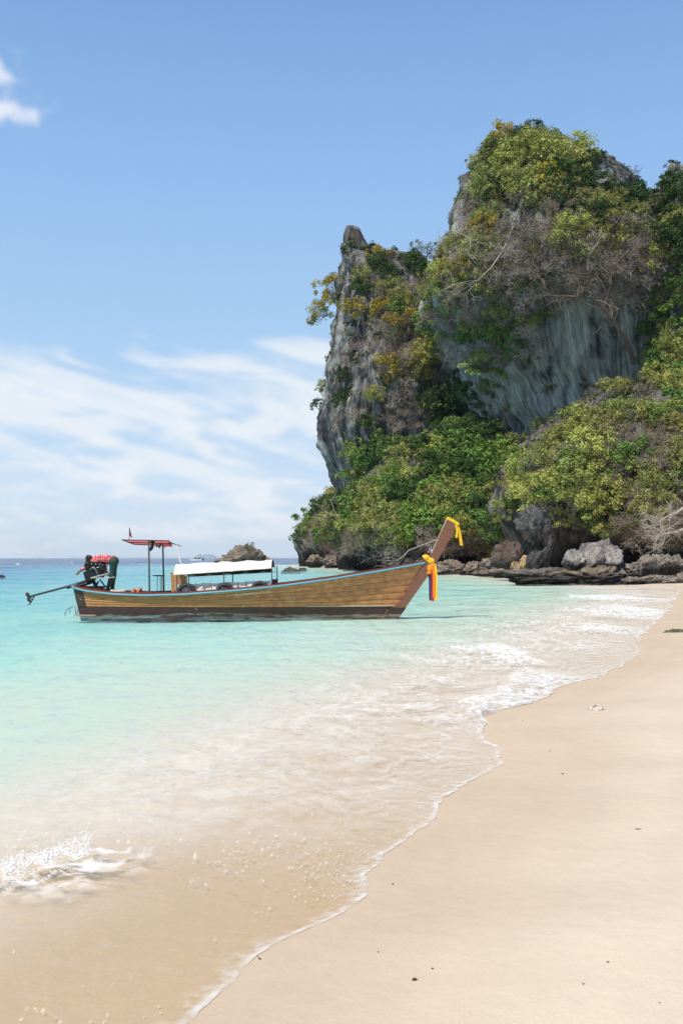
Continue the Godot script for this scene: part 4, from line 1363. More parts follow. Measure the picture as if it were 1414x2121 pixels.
func boat() -> void:
	var t := thing("longtail_boat", boat_at, "brown wooden long-tail boat with turquoise rub rail and tall raked prow", "boat")
	var grain := noise_tex(31, 2.0, 34.0, 512, 256, 0.70, 1.0)
	var stain := noise_tex(33, 9.0, 7.0, 256, 256, 0.66, 1.0)
	var tones := [Color(0.67, 0.285, 0.10), Color(0.63, 0.265, 0.092), Color(0.70, 0.30, 0.105), Color(0.61, 0.26, 0.092)]
	var pm: Array = []
	for i in 4:
		var w := wood_mat("plank %d" % i, tones[i], grain, 0.5)
		w.detail_enabled = true
		w.detail_albedo = stain
		w.detail_blend_mode = BaseMaterial3D.BLEND_MODE_MUL
		w.uv1_scale = Vector3(1, 1, 1)
		w.uv1_offset = Vector3(0.23 * i, 0.31 * i, 0)
		pm.append(w)
	var grey_plank := wood_mat("weathered plank", Color(0.56, 0.255, 0.085), grain, 0.65)
	var tar := wood_mat("tarred wood", Color(0.075, 0.045, 0.035), grain, 0.6)
	var maroon := wood_mat("bottom paint", Color(0.075, 0.030, 0.028), stain, 0.55)
	var red := mat("red rail", Color(0.20, 0.035, 0.025), 0.6)
	var blue := mat("blue rail", Color(0.10, 0.33, 0.41), 0.5)
	var cream := mat("cream stripe", Color(0.55, 0.47, 0.35), 0.6)
	var post_wood := wood_mat("prow wood", Color(0.22, 0.095, 0.055), grain, 0.6)
	var iron := mat("dark iron", Color(0.035, 0.037, 0.04), 0.5, 0.3)
	var band := 0.235
	# dark bottom
	var m := MB.new()
	for side in [-1.0, 1.0]:
		hull_strip(m, 0.0, 0.985, func(_s): return -0.17, func(_s): return band, side, 0.0, 0.0, 40)
	put("hull_bottom", m.mesh(true), maroon, t)
	# inner shell behind the plank seams, and the dark seams themselves
	m = MB.new()
	for side in [-1.0, 1.0]:
		hull_strip(m, 0.002, 0.97, func(_s): return -0.15, func(s): return sheer_y(160 + 730 * s) - 0.03, side, -0.022, -0.022, 40)
	put("inner_shell", m.mesh(true), tar, t)
	# six strakes a side, each of two or three planks
	var r := RandomNumberGenerator.new()
	r.seed = 6
	var strakes := 6
	for side in [1.0, -1.0]:
		for k in strakes:
			var cuts := [0.028, r.randf_range(0.38, 0.62), 0.986]
			for c in 2:
				m = MB.new()
				var f0 := float(k) / strakes
				var f1 := float(k + 1) / strakes
				hull_strip(m, cuts[c] + 0.0008, cuts[c + 1] - 0.0008, func(s): return lerpf(band, sheer_y(160 + 730 * s) - 0.03, f0) + 0.003, func(s): return lerpf(band, sheer_y(160 + 730 * s) - 0.03, f1) - 0.003, side, 0.007, 0.002, 22)
				put("plank", m.mesh(true), (grey_plank if c == 0 and r.randf() < 0.6 else pm[r.randi() % 4]), t)
		m = MB.new()
		hull_strip(m, 0.0, 0.0275, func(_s): return band, func(s): return sheer_y(160 + 730 * s), side, 0.014, 0.014, 4)
		put("stern_plank", m.mesh(true), tar, t)
		# cream line at the bow
		m = MB.new()
		hull_strip(m, 0.70, 0.98, func(_s): return band - 0.004, func(_s): return band + 0.022, side, 0.018, 0.018, 14)
		put("waterline_stripe", m.mesh(true), cream, t)
		# rails
		var path: Array = []
		var path2: Array = []
		for i in 46:
			var s := lerpf(0.0, 0.985, i / 45.0)
			var y := sheer_y(160 + 730 * s)
			path.append(hull(s, y - 0.025, side, -0.03))
			path2.append(hull(s, y + 0.018, side, 0.03))
		m = MB.new(); m.tube(path, [0.044], 6, 0.7, Vector3.UP)
		put("rub_rail", m.mesh(true), blue, t)
		m = MB.new(); m.tube(path2, [0.036], 4, 1.2, Vector3.UP)
		put("cap_rail", m.mesh(), red, t)
	# transom
	m = MB.new()
	var ys := sheer_y(160)
	var tr: Array = []
	for y in [-0.10, 0.0, 0.25, 0.5, ys]:
		tr.append(hull(0.001, y, 1.0, 0.0)); tr.append(hull(0.001, y, -1.0, 0.0))
	for i in range(0, 8, 2):
		m.quad(tr[i], tr[i + 1], tr[i + 3], tr[i + 2])
	put("transom", m.mesh(), tar, t)
	m = MB.new()
	m.tube([hull(0.0, ys + 0.02, 1.0, -0.03), hull(0.0, ys + 0.02, -1.0, -0.03)], [0.045], 6)
	put("transom_rail", m.mesh(), blue, t)
	# deck boards
	for k in 7:
		m = MB.new()
		for i in 20:
			var s0 := lerpf(0.02, 0.93, i / 20.0)
			var s1 := lerpf(0.02, 0.93, (i + 1) / 20.0)
			var a0 := lerpf(-1.0, 1.0, k / 7.0) + 0.012
			var a1 := lerpf(-1.0, 1.0, (k + 1) / 7.0) - 0.012
			var y := 0.42
			if s1 < 0.19: y = 0.62
			var q := [hull(s0, y, 1, 0.03), hull(s1, y, 1, 0.03)]
			m.quad(Vector3(q[0].x, y, q[0].z * a0), Vector3(q[0].x, y, q[0].z * a1), Vector3(q[1].x, y, q[1].z * a1), Vector3(q[1].x, y, q[1].z * a0))
		put("deck_board", m.mesh(), grey_plank, t)
	# fore deck and cross beams
	for px in [420.0, 505.0, 590.0, 660.0, 730.0, 790.0]:
		var s: float = (px - 160.0) / 730.0
		m = MB.new()
		var y := sheer_y(px) - 0.10
		var q := hull(s, y, 1, 0.03)
		m.box(Vector3(q.x, y, 0), Vector3(0.14, 0.05, q.z * 2.0))
		put("thwart", m.mesh(), post_wood, t)
	# stem and prow, one raked slab
	var outline := PackedVector2Array()
	for a in [[925, 1076], [947, 1088], [921, 1134], [893, 1182], [859, 1230], [826, 1277], [818, 1289], [784, 1289], [800, 1264], [816, 1255], [830, 1243], [848, 1213], [867, 1183], [884, 1164], [893, 1147], [909, 1108]]:
		var q := B(a[0], a[1])
		outline.append(Vector2(q.x, q.y))
	m = MB.new(); m.slab(outline, -0.118, 0.118)
	put("prow", m.mesh(), post_wood, t)
	m = MB.new()
	var foot := PackedVector2Array()
	for a in [[840.5, 1258], [819.5, 1288], [790, 1288], [806, 1258]]:
		var q := B(a[0], a[1])
		foot.append(Vector2(q.x, q.y))
	m.slab(foot, -0.122, 0.122)
	put("stem_foot", m.mesh(), mat("shaded bottom paint", Color(0.035, 0.018, 0.016), 0.7), t)  # bottom paint darkened to carry the shade of the flared band
	m = MB.new()
	var e1 := B(924.5, 1075); var e2 := B(893, 1146)
	m.tube([e1 + Vector3(-0.012, 0, 0.075), e2 + Vector3(-0.012, 0, 0.075)], [0.014], 4)
	put("prow_edge_highlight", m.mesh(), mat("sunlit edge tone", Color(0.62, 0.5, 0.4), 0.7), t)  # added pale strip: the sunlit edge of the post painted in
	lettering(t)
	canopy(t)
	stern_awning(t)
	ladder(t)

func lettering(t: Node3D) -> void:
	# the faded name and number painted on the upper strakes
	var tm := TextMesh.new()
	var sf := SystemFont.new()
	sf.font_names = PackedStringArray(["Droid Serif"])
	tm.font = sf
	tm.text = "Besudhomcorn  010 101"
	tm.font_size = 24
	tm.pixel_size = 0.0036
	tm.depth = 0.004
	tm.curve_step = 2.0
	var o := put("lettering", tm, mat("faded lettering", Color(0.80, 0.74, 0.50), 0.8), t)
	var s := (548.0 - 160.0) / 730.0
	var y := sheer_y(548) - 0.145
	var q := hull(s, y, 1, -0.024)
	var q2 := hull(s + 0.04, sheer_y(577) - 0.145, 1, -0.024)
	var dir := (q2 - q).normalized()
	var up := (hull(s, y + 0.05, 1, -0.02) - hull(s, y - 0.05, 1, -0.02)).normalized()
	var nrm := dir.cross(up).normalized()
	o.basis = Basis(dir, nrm.cross(dir), nrm)
	o.position = q + nrm * 0.006
	# scrapes in the paint
	var m := MB.new()
	for a in [[618, 1243, 628, 1241, 632], [632, 1248, 640, 1238, 640], [655, 1243, 661, 1251, 660], [673, 1241, 677, 1250, 678], [425, 1257, 430, 1262, 434], [395, 1252, 399, 1256, 403]]:
		var pts: Array = []
		for k in 3:
			var px: float = [a[0], (a[0] + a[2]) * 0.5, a[2]][k]
			var py: float = [a[1], a[3] + 1.0, a[3]][k]
			var qq := B(px, py, 0.8)
			pts.append(hull((px - 160.0) / 730.0 + 0.004, qq.y, 1, -0.016))
		m.tube(pts, [0.004, 0.011, 0.004], 4, 0.5)
	put("scrape_mark", m.mesh(), mat("scraped wood", Color(0.55, 0.42, 0.25), 0.8), t)

func canopy(t: Node3D) -> void:
	var cloth := mat("white tarpaulin", Color(0.78, 0.77, 0.74), 0.8)
	cloth.backlight_enabled = true
	cloth.backlight = Color(0.25, 0.25, 0.24)
	cloth.heightmap_enabled = true
	cloth.heightmap_texture = noise_tex(37, 5.0, 5.0, 128, 128, 0.0, 1.0, 3)
	cloth.heightmap_scale = 2.5
	var darkc := mat("dark lining", Color(0.055, 0.055, 0.06), 0.8)
	var pole := mat("grey pole", Color(0.11, 0.12, 0.13), 0.5, 0.4)
	# roof: an arch from side to side, rising a little to the bow
	var m := MB.new()
	var l := MB.new()
	var nu := 60; var nv := 21
	for j in nv:
		var v := float(j) / (nv - 1)
		var an := lerpf(-1.18, 1.18, v)
		for i in nu:
			var u := float(i) / (nu - 1)
			var px := lerpf(363.0, 563.0, u)
			var top := lerpf(1168.0, 1159.5, u)
			var hang := lerpf(1191.0, 1177.0, u)
			var yt := EYE + (HY - top) / F * 28.0
			var yh := EYE + (HY - hang) / F * 27.7
			var k := sin(absf(an)) / sin(1.18)
			var z := sin(an) / sin(1.18) * 0.66 + n_f.get_noise_2d(u * 11.0 + v * 6.0, v * 2.0 + 7.0) * 0.03
			var sag := -0.022 * sin(u * PI * 4.0) * sin(u * PI * 4.0) + n_f.get_noise_2d(u * 7.0 + v * 3.0, v * 2.5) * 0.034
			var y := lerpf(yt + sag, yh + (0.016 * sin(u * 40.0)), pow(k, 3.0))
			if j == 0: y += 0.02
			m.p(Vector3((px - CX) / F * 27.9, y, z), Vector2(u * 2, v))
			l.p(Vector3((px - CX) / F * 27.9, y - 0.012, z * 0.985), Vector2(u * 2, v))
	m.grid(0, nu, nv)
	l.grid(0, nu, nv)
	var roof := put("canopy_roof", m.mesh(true), cloth, t)
	put("canopy_lining", l.mesh(true), darkc, roof)
	# dark valance on the far side, hanging below the lining
	m = MB.new()
	for i in 20:
		var u := i / 19.0
		var x := (lerpf(390.0, 566.0, u) - CX) / F * 28.9
		m.p(B(lerpf(388, 564, u), lerpf(1183, 1168, u), -0.6), Vector2(u, 0)); m.p(B(lerpf(388, 564, u), lerpf(1194, 1184.5, u), -0.6) + Vector3(0, 0.01 * sin(u * 30), 0), Vector2(u, 1))
	m.grid(0, 2, 20)
	put("canopy_valance", m.mesh(true), darkc, roof)
	m = MB.new()
	for i in 8:
		var v := i / 7.0
		var z := lerpf(-0.62, 0.62, v)
		var drop := 1.0 - pow(absf(z) / 0.66, 3.0)
		m.p(B(566, lerpf(1173, 1160, drop), z)); m.p(B(572, 1184.0, z))
	m.grid(0, 2, 8)
	put("canopy_end_flap", m.mesh(true), darkc, roof)
	for a in [[391, 1184, 1226, 0.62], [563, 1170, 1216, 0.62], [464, 1183, 1212, 0.62], [391, 1184, 1222, -0.62], [574, 1172, 1214, -0.62], [482, 1176, 1212, -0.62], [367, 1188, 1230, 0.55]]:
		m = MB.new()
		m.tube([B(a[0], a[1], a[3]), Vector3(B(a[0], a[1], a[3]).x, 0.5, a[3])], [0.017], 6)
		put("canopy_post", m.mesh(), pole, t)
	m = MB.new()
	m.tube([B(363, 1190.5, 0.665), B(563, 1177, 0.665)], [0.012], 5)
	m.tube([B(390, 1194.5, -0.61), B(572, 1184.5, -0.61)], [0.012], 5)
	put("canopy_rope", m.mesh(), mat("pale rope", Color(0.55, 0.50, 0.42), 0.9), t)
	# white side cloth standing inside the gunwale, laced to the posts
	m = MB.new()
	for i in 30:
		var u := i / 29.0
		var px := lerpf(365.0, 560.0, u)
		var yt := EYE + (HY - lerpf(1211.0, 1203.0, u)) / F * 27.7 + 0.012 * sin(u * 26.0)
		for k in 5:
			var v := k / 4.0
			m.p(Vector3((px - CX) / F * 27.7, lerpf(yt, 0.45, v), 0.46 + 0.02 * sin(u * 50.0 + v * 2.0) + 0.035 * sin(v * PI)), Vector2(u * 3, v))
	m.grid(0, 5, 30)
	var side_cloth := put("side_cloth", m.mesh(true), cloth, t)
	for px in [405.0, 421.0, 436.0, 492.0, 509.0]:
		m = MB.new(); m.box(B(px, lerpf(1211, 1205, (px - 365) / 195.0) + 3, 0.53), Vector3(0.022, 0.13, 0.01))
		put("lacing", m.mesh(), mat("rust lacing", Color(0.30, 0.17, 0.08), 0.9), side_cloth)
	# the upright board that closes the seats at the back
	var boardm: StandardMaterial3D = mats["weathered plank"]
	for k in 4:
		m = MB.new()
		var o := PackedVector2Array()
		var x0 := 353.0 + k * 8.6; var x1 := 353.0 + (k + 1) * 8.6 - 0.5
		for a in [[x0, 1185.5 + k * 1.9], [x1, 1185.5 + (k + 0.94) * 1.9], [x1 + 1.2, 1236], [x0 + 3.6 - k * 0.8, 1236]]:
			var q := B(a[0], a[1], 0.3); o.append(Vector2(q.x, q.y))
		m.slab(o, 0.26, 0.30)
		put("seat_board", m.mesh(), boardm, t)

func stern_awning(t: Node3D) -> void:
	var redc := mat("red awning", Color(0.55, 0.05, 0.075), 0.75)
	redc.backlight_enabled = true
	redc.backlight = Color(0.9, 0.55, 0.55)
	var pole: StandardMaterial3D = mats["grey pole"]
	var bar := mat("maroon bar", Color(0.10, 0.02, 0.03), 0.6)
	var c := [B(253, 1117.2, 0.55), B(350, 1119, 0.55), B(356, 1129.5, -0.55), B(278, 1126.5, -0.55)]
	var m := MB.new()
	var nu := 16; var nv := 8
	for j in nv:
		for i in nu:
			var u := float(i) / (nu - 1); var v := float(j) / (nv - 1)
			var q: Vector3 = (c[0] as Vector3).lerp(c[1], u).lerp((c[3] as Vector3).lerp(c[2], u), v)
			m.p(q + Vector3(0, 0.01 * sin(u * 12.0) * sin(v * PI), 0), Vector2(u, v))
	m.grid(0, nu, nv)
	var awn := put("awning_cloth", m.mesh(true), redc, t)
	for e in [[0, 1], [3, 2], [0, 3], [1, 2]]:
		m = MB.new(); m.tube([c[e[0]] + Vector3(0, -0.012, 0), c[e[1]] + Vector3(0, -0.012, 0)], [0.016], 5)
		put("awning_bar", m.mesh(), bar, t)
	m = MB.new()
	var a := (c[0] as Vector3).lerp(c[3], 0.5); var b := (c[1] as Vector3).lerp(c[2], 0.5)
	m.tube([a + Vector3(0, -0.02, 0), b + Vector3(0, -0.02, 0)], [0.016], 5)
	put("awning_bar", m.mesh(), bar, t)
	# red flap hanging at the fore end, rolled things under it
	m = MB.new()
	for i in 8:
		var u := i / 7.0
		m.p(B(lerpf(338, 357, u), 1122, 0.1 - u * 0.2)); m.p(B(lerpf(338, 357, u), 1133 - u * 1.0 + 0.8 * sin(u * 9.0), 0.14 - u * 0.2))
	m.grid(0, 2, 8)
	put("awning_flap", m.mesh(true), redc, awn)
	for q in [[308.5, 1120, 308.5, 0.50], [337.5, 1126, 338.5, -0.42]]:
		m = MB.new()
		var top := B(q[0], q[1], q[3])
		m.tube([top, Vector3(B(q[2] + 1.5, 1226, q[3]).x, 0.42, q[3])], [0.026], 7)
		put("awning_post", m.mesh(true), pole, t)
	m = MB.new(); m.tube([B(340, 1120, 0.1), B(358, 1125.5, 0.1), B(377, 1131.5, 0.1)], [0.018, 0.018, 0.01], 5)
	put("awning_spar", m.mesh(), pole, t)
	m = MB.new(); m.tube([B(366, 1129, 0.1), B(371, 1152, 0.1), B(375, 1170, 0.1)], [0.02], 6)
	put("awning_strut", m.mesh(), mat("white tube", Color(0.72, 0.71, 0.69), 0.5), t)
	m = MB.new(); m.tube([B(372, 1132, 0.1), B(375.5, 1150, 0.12)], [0.005], 4)
	put("awning_cord", m.mesh(), mats["pale rope"], t)

func ladder(t: Node3D) -> void:
	var steel := mat("steel tube", Color(0.45, 0.46, 0.47), 0.25, 0.9)
	var m := MB.new()
	for z in [-0.02, 0.32]:
		m.tube([B(173, 1272, z), B(170, 1258, z), B(164, 1254.5, z), B(150, 1257, z), B(140, 1262, z), B(135.5, 1270, z), B(135, 1276, z)], [0.017], 6)
	put("ladder_rail", m.mesh(true), steel, t)
	for px in [146.0, 157.5]:
		m = MB.new()
		m.tube([B(px, 1257, -0.02), B(px - 1, 1270, -0.02)], [0.012], 5)
		m.tube([B(px, 1257, 0.32), B(px - 1, 1270, 0.32)], [0.012], 5)
		m.tube([B(px - 1, 1270, -0.02), B(px - 1, 1270, 0.32)], [0.014], 5)
		put("ladder_step", m.mesh(true), steel, t)
	m = MB.new()
	m.tube([B(159, 1237, 0.3), B(167, 1255, 0.3), B(173, 1272, 0.3)], [0.022], 6)
	m.tube([B(167, 1255, 0.3), B(158, 1272, 0.3)], [0.014], 5)
	put("ladder_bracket", m.mesh(true), mat("blue grey bracket", Color(0.12, 0.17, 0.19), 0.5, 0.3), t)
	m = MB.new(); m.box(B(180, 1273.5, 0.2), Vector3(0.62, 0.03, 0.5))
	put("ladder_platform", m.mesh(), mat("weathered board", Color(0.42, 0.30, 0.22), 0.8), t)
	m = MB.new()
	m.tube([B(139, 1242, 0.3), B(150, 1240.5, 0.3), B(160, 1236, 0.3)], [0.008], 4)
	m.tube([B(166, 1241, 0.42), B(176, 1242.5, 0.42), B(186, 1241, 0.46)], [0.012], 5)
	put("stern_rope", m.mesh(), mats["pale rope"], t)

func boat_gear() -> void:
	engine()
	# car tyres standing as fenders inside the gunwale
	var rubber := mat("tyre rubber", Color(0.045, 0.045, 0.05), 0.8)
	var tl := ["worn black tyre fender nearest the stern, beside the upright board", "middle black tyre fender between the canopy posts", "black tyre fender nearest the prow under the canopy end"]
	var i := 0
	for a in [[386.5, 1227.0], [466.0, 1226.5], [538.5, 1222.5]]:
		var q := B(a[0], a[1], half_beam((a[0] - 160.0) / 730.0) * 0.80 - 0.09)
		var o := thing("tyre", boat_at + q, tl[i], "tyre", "tyre fenders along the boat's side")
		var m := MB.new(); m.torus(Vector3.ZERO, 0.205, 0.055, Basis(), 28, 9, 1.3)
		put("tyre_ring", m.mesh(true), rubber, o)
		m = MB.new()
		for k in 28:
			var an := TAU * k / 28.0
			m.box(Vector3(cos(an), sin(an), 0) * 0.259, Vector3(0.012, 0.026, 0.10), Basis(Vector3(0, 0, 1), an))
		put("tread", m.mesh(), rubber, o)
		i += 1
	var red_seat := mat("dark red crate", Color(0.16, 0.03, 0.035), 0.6)
	var m := MB.new()
	m.box(Vector3(0, 0, 0), Vector3(0.16, 0.24, 0.3)); m.box(Vector3(0, 0.13, 0), Vector3(0.18, 0.02, 0.32))
	var o := put("crate", m.mesh(), red_seat)
	o.position = boat_at + B(569, 1210, -0.1)
	tag(o, "small dark red and blue crate at the bow end of the canopy", "crate")
	# round-topped stand under the awning
	var st := thing("stand", boat_at + B(329, 1226, -0.1), "small dark round-topped stand under the red awning", "stand")
	m = MB.new()
	m.ball(Vector3(0, 0.46, 0), Vector3(0.19, 0.022, 0.19), 18, 6)
	put("top", m.mesh(true), mats["dark iron"], st)
	for x in [-0.03, 0.055, 0.075]:
		m = MB.new(); m.tube([Vector3(x, 0.45, -0.08 if x > 0.06 else 0.05), Vector3(x * 1.1, -0.3, -0.1 if x > 0.06 else 0.06)], [0.011], 5)
		put("leg", m.mesh(), mats["dark iron"], st)
	# things hanging under the awning
	m = MB.new(); var dk := mat("dark cloth", Color(0.025, 0.028, 0.03), 0.9)
	m.tube([B(318, 1121, 0.3), B(317, 1127, 0.3), B(315, 1134, 0.3), B(311, 1141, 0.3)], [0.05, 0.04, 0.05, 0.03], 7, 0.6)
	m.tube([B(312, 1121, 0.3), B(318, 1123, 0.3), B(321, 1122, 0.3)], [0.03, 0.05, 0.02], 6)
	tag(put("hanging_cloth", m.mesh(true), dk), "dark cloth hanging from the red awning beside its post", "cloth").position = boat_at
	m = MB.new()
	m.ball(B(325, 1130, 0.0), Vector3(0.035, 0.05, 0.035)); m.ball(B(330.5, 1132, 0.0), Vector3(0.04, 0.05, 0.04)); m.ball(B(333, 1128, 0.0), Vector3(0.06, 0.03, 0.05))
	tag(put("hanging_bundle", m.mesh(true), mat("grey bundle", Color(0.12, 0.10, 0.11), 0.9)), "grey bundle tied under the middle of the red awning", "bundle").position = boat_at
	# flag
	var fl := thing("flag", boat_at + B(268, 1117, 0.5), "small drooping dark red flag standing on the awning's rear end", "flag")
	m = MB.new(); m.tube([Vector3(0, -0.02, 0), Vector3(0.004, 0.34, 0)], [0.009, 0.006], 5)
	put("pole", m.mesh(), mats["dark iron"], fl)
	m = MB.new()
	for k in 7:
		var v := k / 6.0
		m.p(Vector3(0.006, 0.33 - v * 0.24, 0)); m.p(Vector3(0.03 + 0.04 * v, 0.27 - v * 0.22, 0.02 * sin(v * 7.0))); m.p(Vector3(0.02 + 0.075 * v, 0.22 - v * 0.20, -0.01))
	m.grid(0, 3, 7)
	put("flag_cloth", m.mesh(true), mat("flag cloth", Color(0.20, 0.025, 0.04), 0.9), fl)
	# gear on the stern deck
	var lj := mat("orange vest", Color(0.45, 0.12, 0.065), 0.8)
	for a in [[278.0, 1225.5, 0.35, "faded orange life vest, lying nearer the engine"], [289.0, 1223.5, -0.3, "faded orange life vest, propped nearer the awning post"]]:
		var v := thing("life_vest", boat_at + B(a[0], a[1], 0.35), a[3], "life vest", "life vests on the stern deck")
		m = MB.new(); m.ball(Vector3(0, 0, 0), Vector3(0.075, 0.095, 0.17), 12, 8, Basis(Vector3(0, 0, 1), a[2]))
		put("foam_panel", m.mesh(true), lj, v)
		m = MB.new(); m.box(Vector3(0.0, 0.0, 0.172), Vector3(0.022, 0.17, 0.012), Basis(Vector3(0, 0, 1), a[2] * 1.6))
		put("strap", m.mesh(), mat("pale strap", Color(0.7, 0.6, 0.4), 0.8), v)
	m = MB.new()
	m.ball(Vector3(0, 0, 0), Vector3(0.20, 0.05, 0.16), 14, 8); m.ball(Vector3(0.15, 0.01, 0.03), Vector3(0.08, 0.055, 0.1), 10, 6); m.ball(Vector3(-0.17, 0.0, 0.02), Vector3(0.07, 0.06, 0.1), 10, 6)
	o = put("sack", m.mesh(true), mat("pale sack", Color(0.48, 0.42, 0.38), 0.9))
	o.position = boat_at + B(246, 1225, 0.35)
	tag(o, "pale crumpled sack on the stern deck between person and vests", "sack")
	ribbons()

func cloth_strip(pts: Array, w: float, c: Color, key: String, twist := 0.3) -> ArrayMesh:
	var m := MB.new()
	var n := 14
	for i in n:
		var u := float(i) / (n - 1)
		var f := u * (pts.size() - 1)
		var k := mini(int(f), pts.size() - 2)
		var q: Vector3 = (pts[k] as Vector3).lerp(pts[k + 1], f - k)
		var an := twist * sin(u * 5.0 + w * 60.0)
		var side := Vector3(cos(an), 0, sin(an))
		for j in 5:
			var v := j / 4.0 - 0.5
			m.p(q + side * v * w + Vector3(0, 0, 0.014 * sin(v * 14.0 + u * 4.0)), Vector2(u, v))
	m.grid(0, 5, n)
	var b := MB.new()      # a second face, a few millimetres behind: the cloth has a thickness
	b.v = m.v.duplicate(); b.c = m.c.duplicate(); b.uv = m.uv.duplicate(); b.ix = m.ix.duplicate()
	var first := m.v.size()
	for i in b.v.size(): m.p(b.v[i] - Vector3(0, 0, 0.006), b.uv[i])
	for i in range(0, b.ix.size(), 3): m.tri(first + b.ix[i], first + b.ix[i + 2], first + b.ix[i + 1])
	mat(key, c, 0.75)
	return m.mesh(true)

func ribbons() -> void:
	var base := boat_at
	# yellow scarf wound round the prow
	var t := thing("prow_scarf", base + B(888, 1165), "bright yellow scarf knotted round the foot of the prow", "scarf")
	var o0 := B(888, 1165)
	var m := MB.new()
	var ang := deg_to_rad(58.0)
	for k in 7:
		var f := k / 6.0
		var c := B(lerpf(881, 896, f), lerpf(1158, 1166, f)) - o0 + Vector3(0, 0.03 * sin(k * 2.0), 0)
		m.torus(c, 0.105 + 0.012 * sin(k * 4.0), 0.036, Basis(Vector3(0, 0, 1), -0.9) * Basis(Vector3(1, 0, 0), PI * 0.5), 22, 7, 1.2)
	put("scarf_wrap", m.mesh(true), mat("yellow silk", Color(0.80, 0.46, 0.015), 0.6), t)
	m = MB.new(); m.ball(B(883, 1155, 0.11) - o0, Vector3(0.11, 0.085, 0.06), 12, 8, Basis(Vector3(0, 0, 1), -0.5)); m.ball(B(893, 1162, 0.13) - o0, Vector3(0.10, 0.09, 0.06), 12, 8, Basis(Vector3(0, 0, 1), -0.7))
	put("scarf_fold", m.mesh(true), mats["yellow silk"], t)
	m = MB.new(); m.ball(B(890, 1178, 0.13) - o0, Vector3(0.085, 0.12, 0.05), 12, 8); m.ball(B(888, 1187, 0.14) - o0, Vector3(0.075, 0.04, 0.05), 12, 8); m.ball(B(896, 1172, 0.13) - o0, Vector3(0.075, 0.1, 0.05), 12, 8)
	put("scarf_knot", m.mesh(true), mat("orange silk", Color(0.80, 0.26, 0.012), 0.6), t)
	var strips := [["hanging_ribbon", 891.0, 1183.0, 1243.5, 0.085, Color(0.035, 0.03, 0.11), "navy silk", "dark blue ribbon hanging from the prow, leftmost of the bunch", 0.13], ["hanging_ribbon", 895.5, 1180.0, 1245.0, 0.075, Color(0.48, 0.02, 0.03), "red silk", "red ribbon hanging from the prow beside the dark blue one", 0.15], ["hanging_ribbon", 898.5, 1172.0, 1238.0, 0.075, Color(0.85, 0.22, 0.012), "orange silk 2", "orange ribbon hanging from the prow between red and yellow", 0.17], ["hanging_ribbon", 902.5, 1168.0, 1243.5, 0.075, Color(0.86, 0.60, 0.02), "yellow silk 2", "yellow ribbon hanging from the prow, rightmost of the bunch", 0.16]]
	for a in strips:
		var me := cloth_strip([B(a[1] - 3, a[2], a[8]), B(a[1] - 0.5, lerpf(a[2], a[3], 0.3), a[8] + 0.01), B(a[1] + 0.3, a[3], a[8])], a[4], a[5], a[6])
		var o := put(a[0], me, mats[a[6]])
		o.position = base
		tag(o, a[7], "ribbon", "ribbons hanging from the prow")
	# blue, white and pink knot above the scarf
	t = thing("flower_knot", base + B(890, 1140), "small blue, white and pink flower knot behind the prow above the scarf", "flowers")
	var cs := [Color(0.06, 0.30, 0.62), Color(0.75, 0.75, 0.75), Color(0.65, 0.14, 0.22), Color(0.05, 0.25, 0.55), Color(0.10, 0.28, 0.10)]
	for k in 9:
		m = MB.new()
		m.ball(Vector3(0.05 * sin(k * 2.3), 0.05 * cos(k * 1.7), 0.05 + 0.03 * sin(k * 1.1)), Vector3(0.028, 0.024, 0.024), 7, 5)
		put("blossom", m.mesh(true), mat("blossom %d" % (k % 5), cs[k % 5], 0.8), t)
	# yellow band over the tip with two tails
	t = thing("prow_ribbon", base + B(935, 1082), "yellow ribbon tied over the tip of the prow with hanging tails", "ribbon")
	o0 = B(935, 1082)
	m = MB.new()
	var pa := B(923.5, 1074.5) - o0; var pb := B(948.5, 1088.0) - o0
	m.tube([pa, pa.lerp(pb, 0.5) + Vector3(0, 0.012, 0), pb], [0.1], 4, 0.28, Vector3(0, 0, 1))
	put("band", m.mesh(), mats["yellow silk 2"], t)
	put("tail", cloth_strip([B(945, 1086, 0.1) - o0, B(949, 1096, 0.11) - o0, B(952.5, 1112, 0.11) - o0, B(955.5, 1130, 0.11) - o0], 0.085, Color(0.80, 0.46, 0.015), "yellow silk"), mats["yellow silk"], t)
	put("tail", cloth_strip([B(944, 1086, 0.12) - o0, B(945.5, 1098, 0.13) - o0, B(945, 1114, 0.12) - o0], 0.06, Color(0.86, 0.60, 0.02), "yellow silk 2"), mats["yellow silk 2"], t)

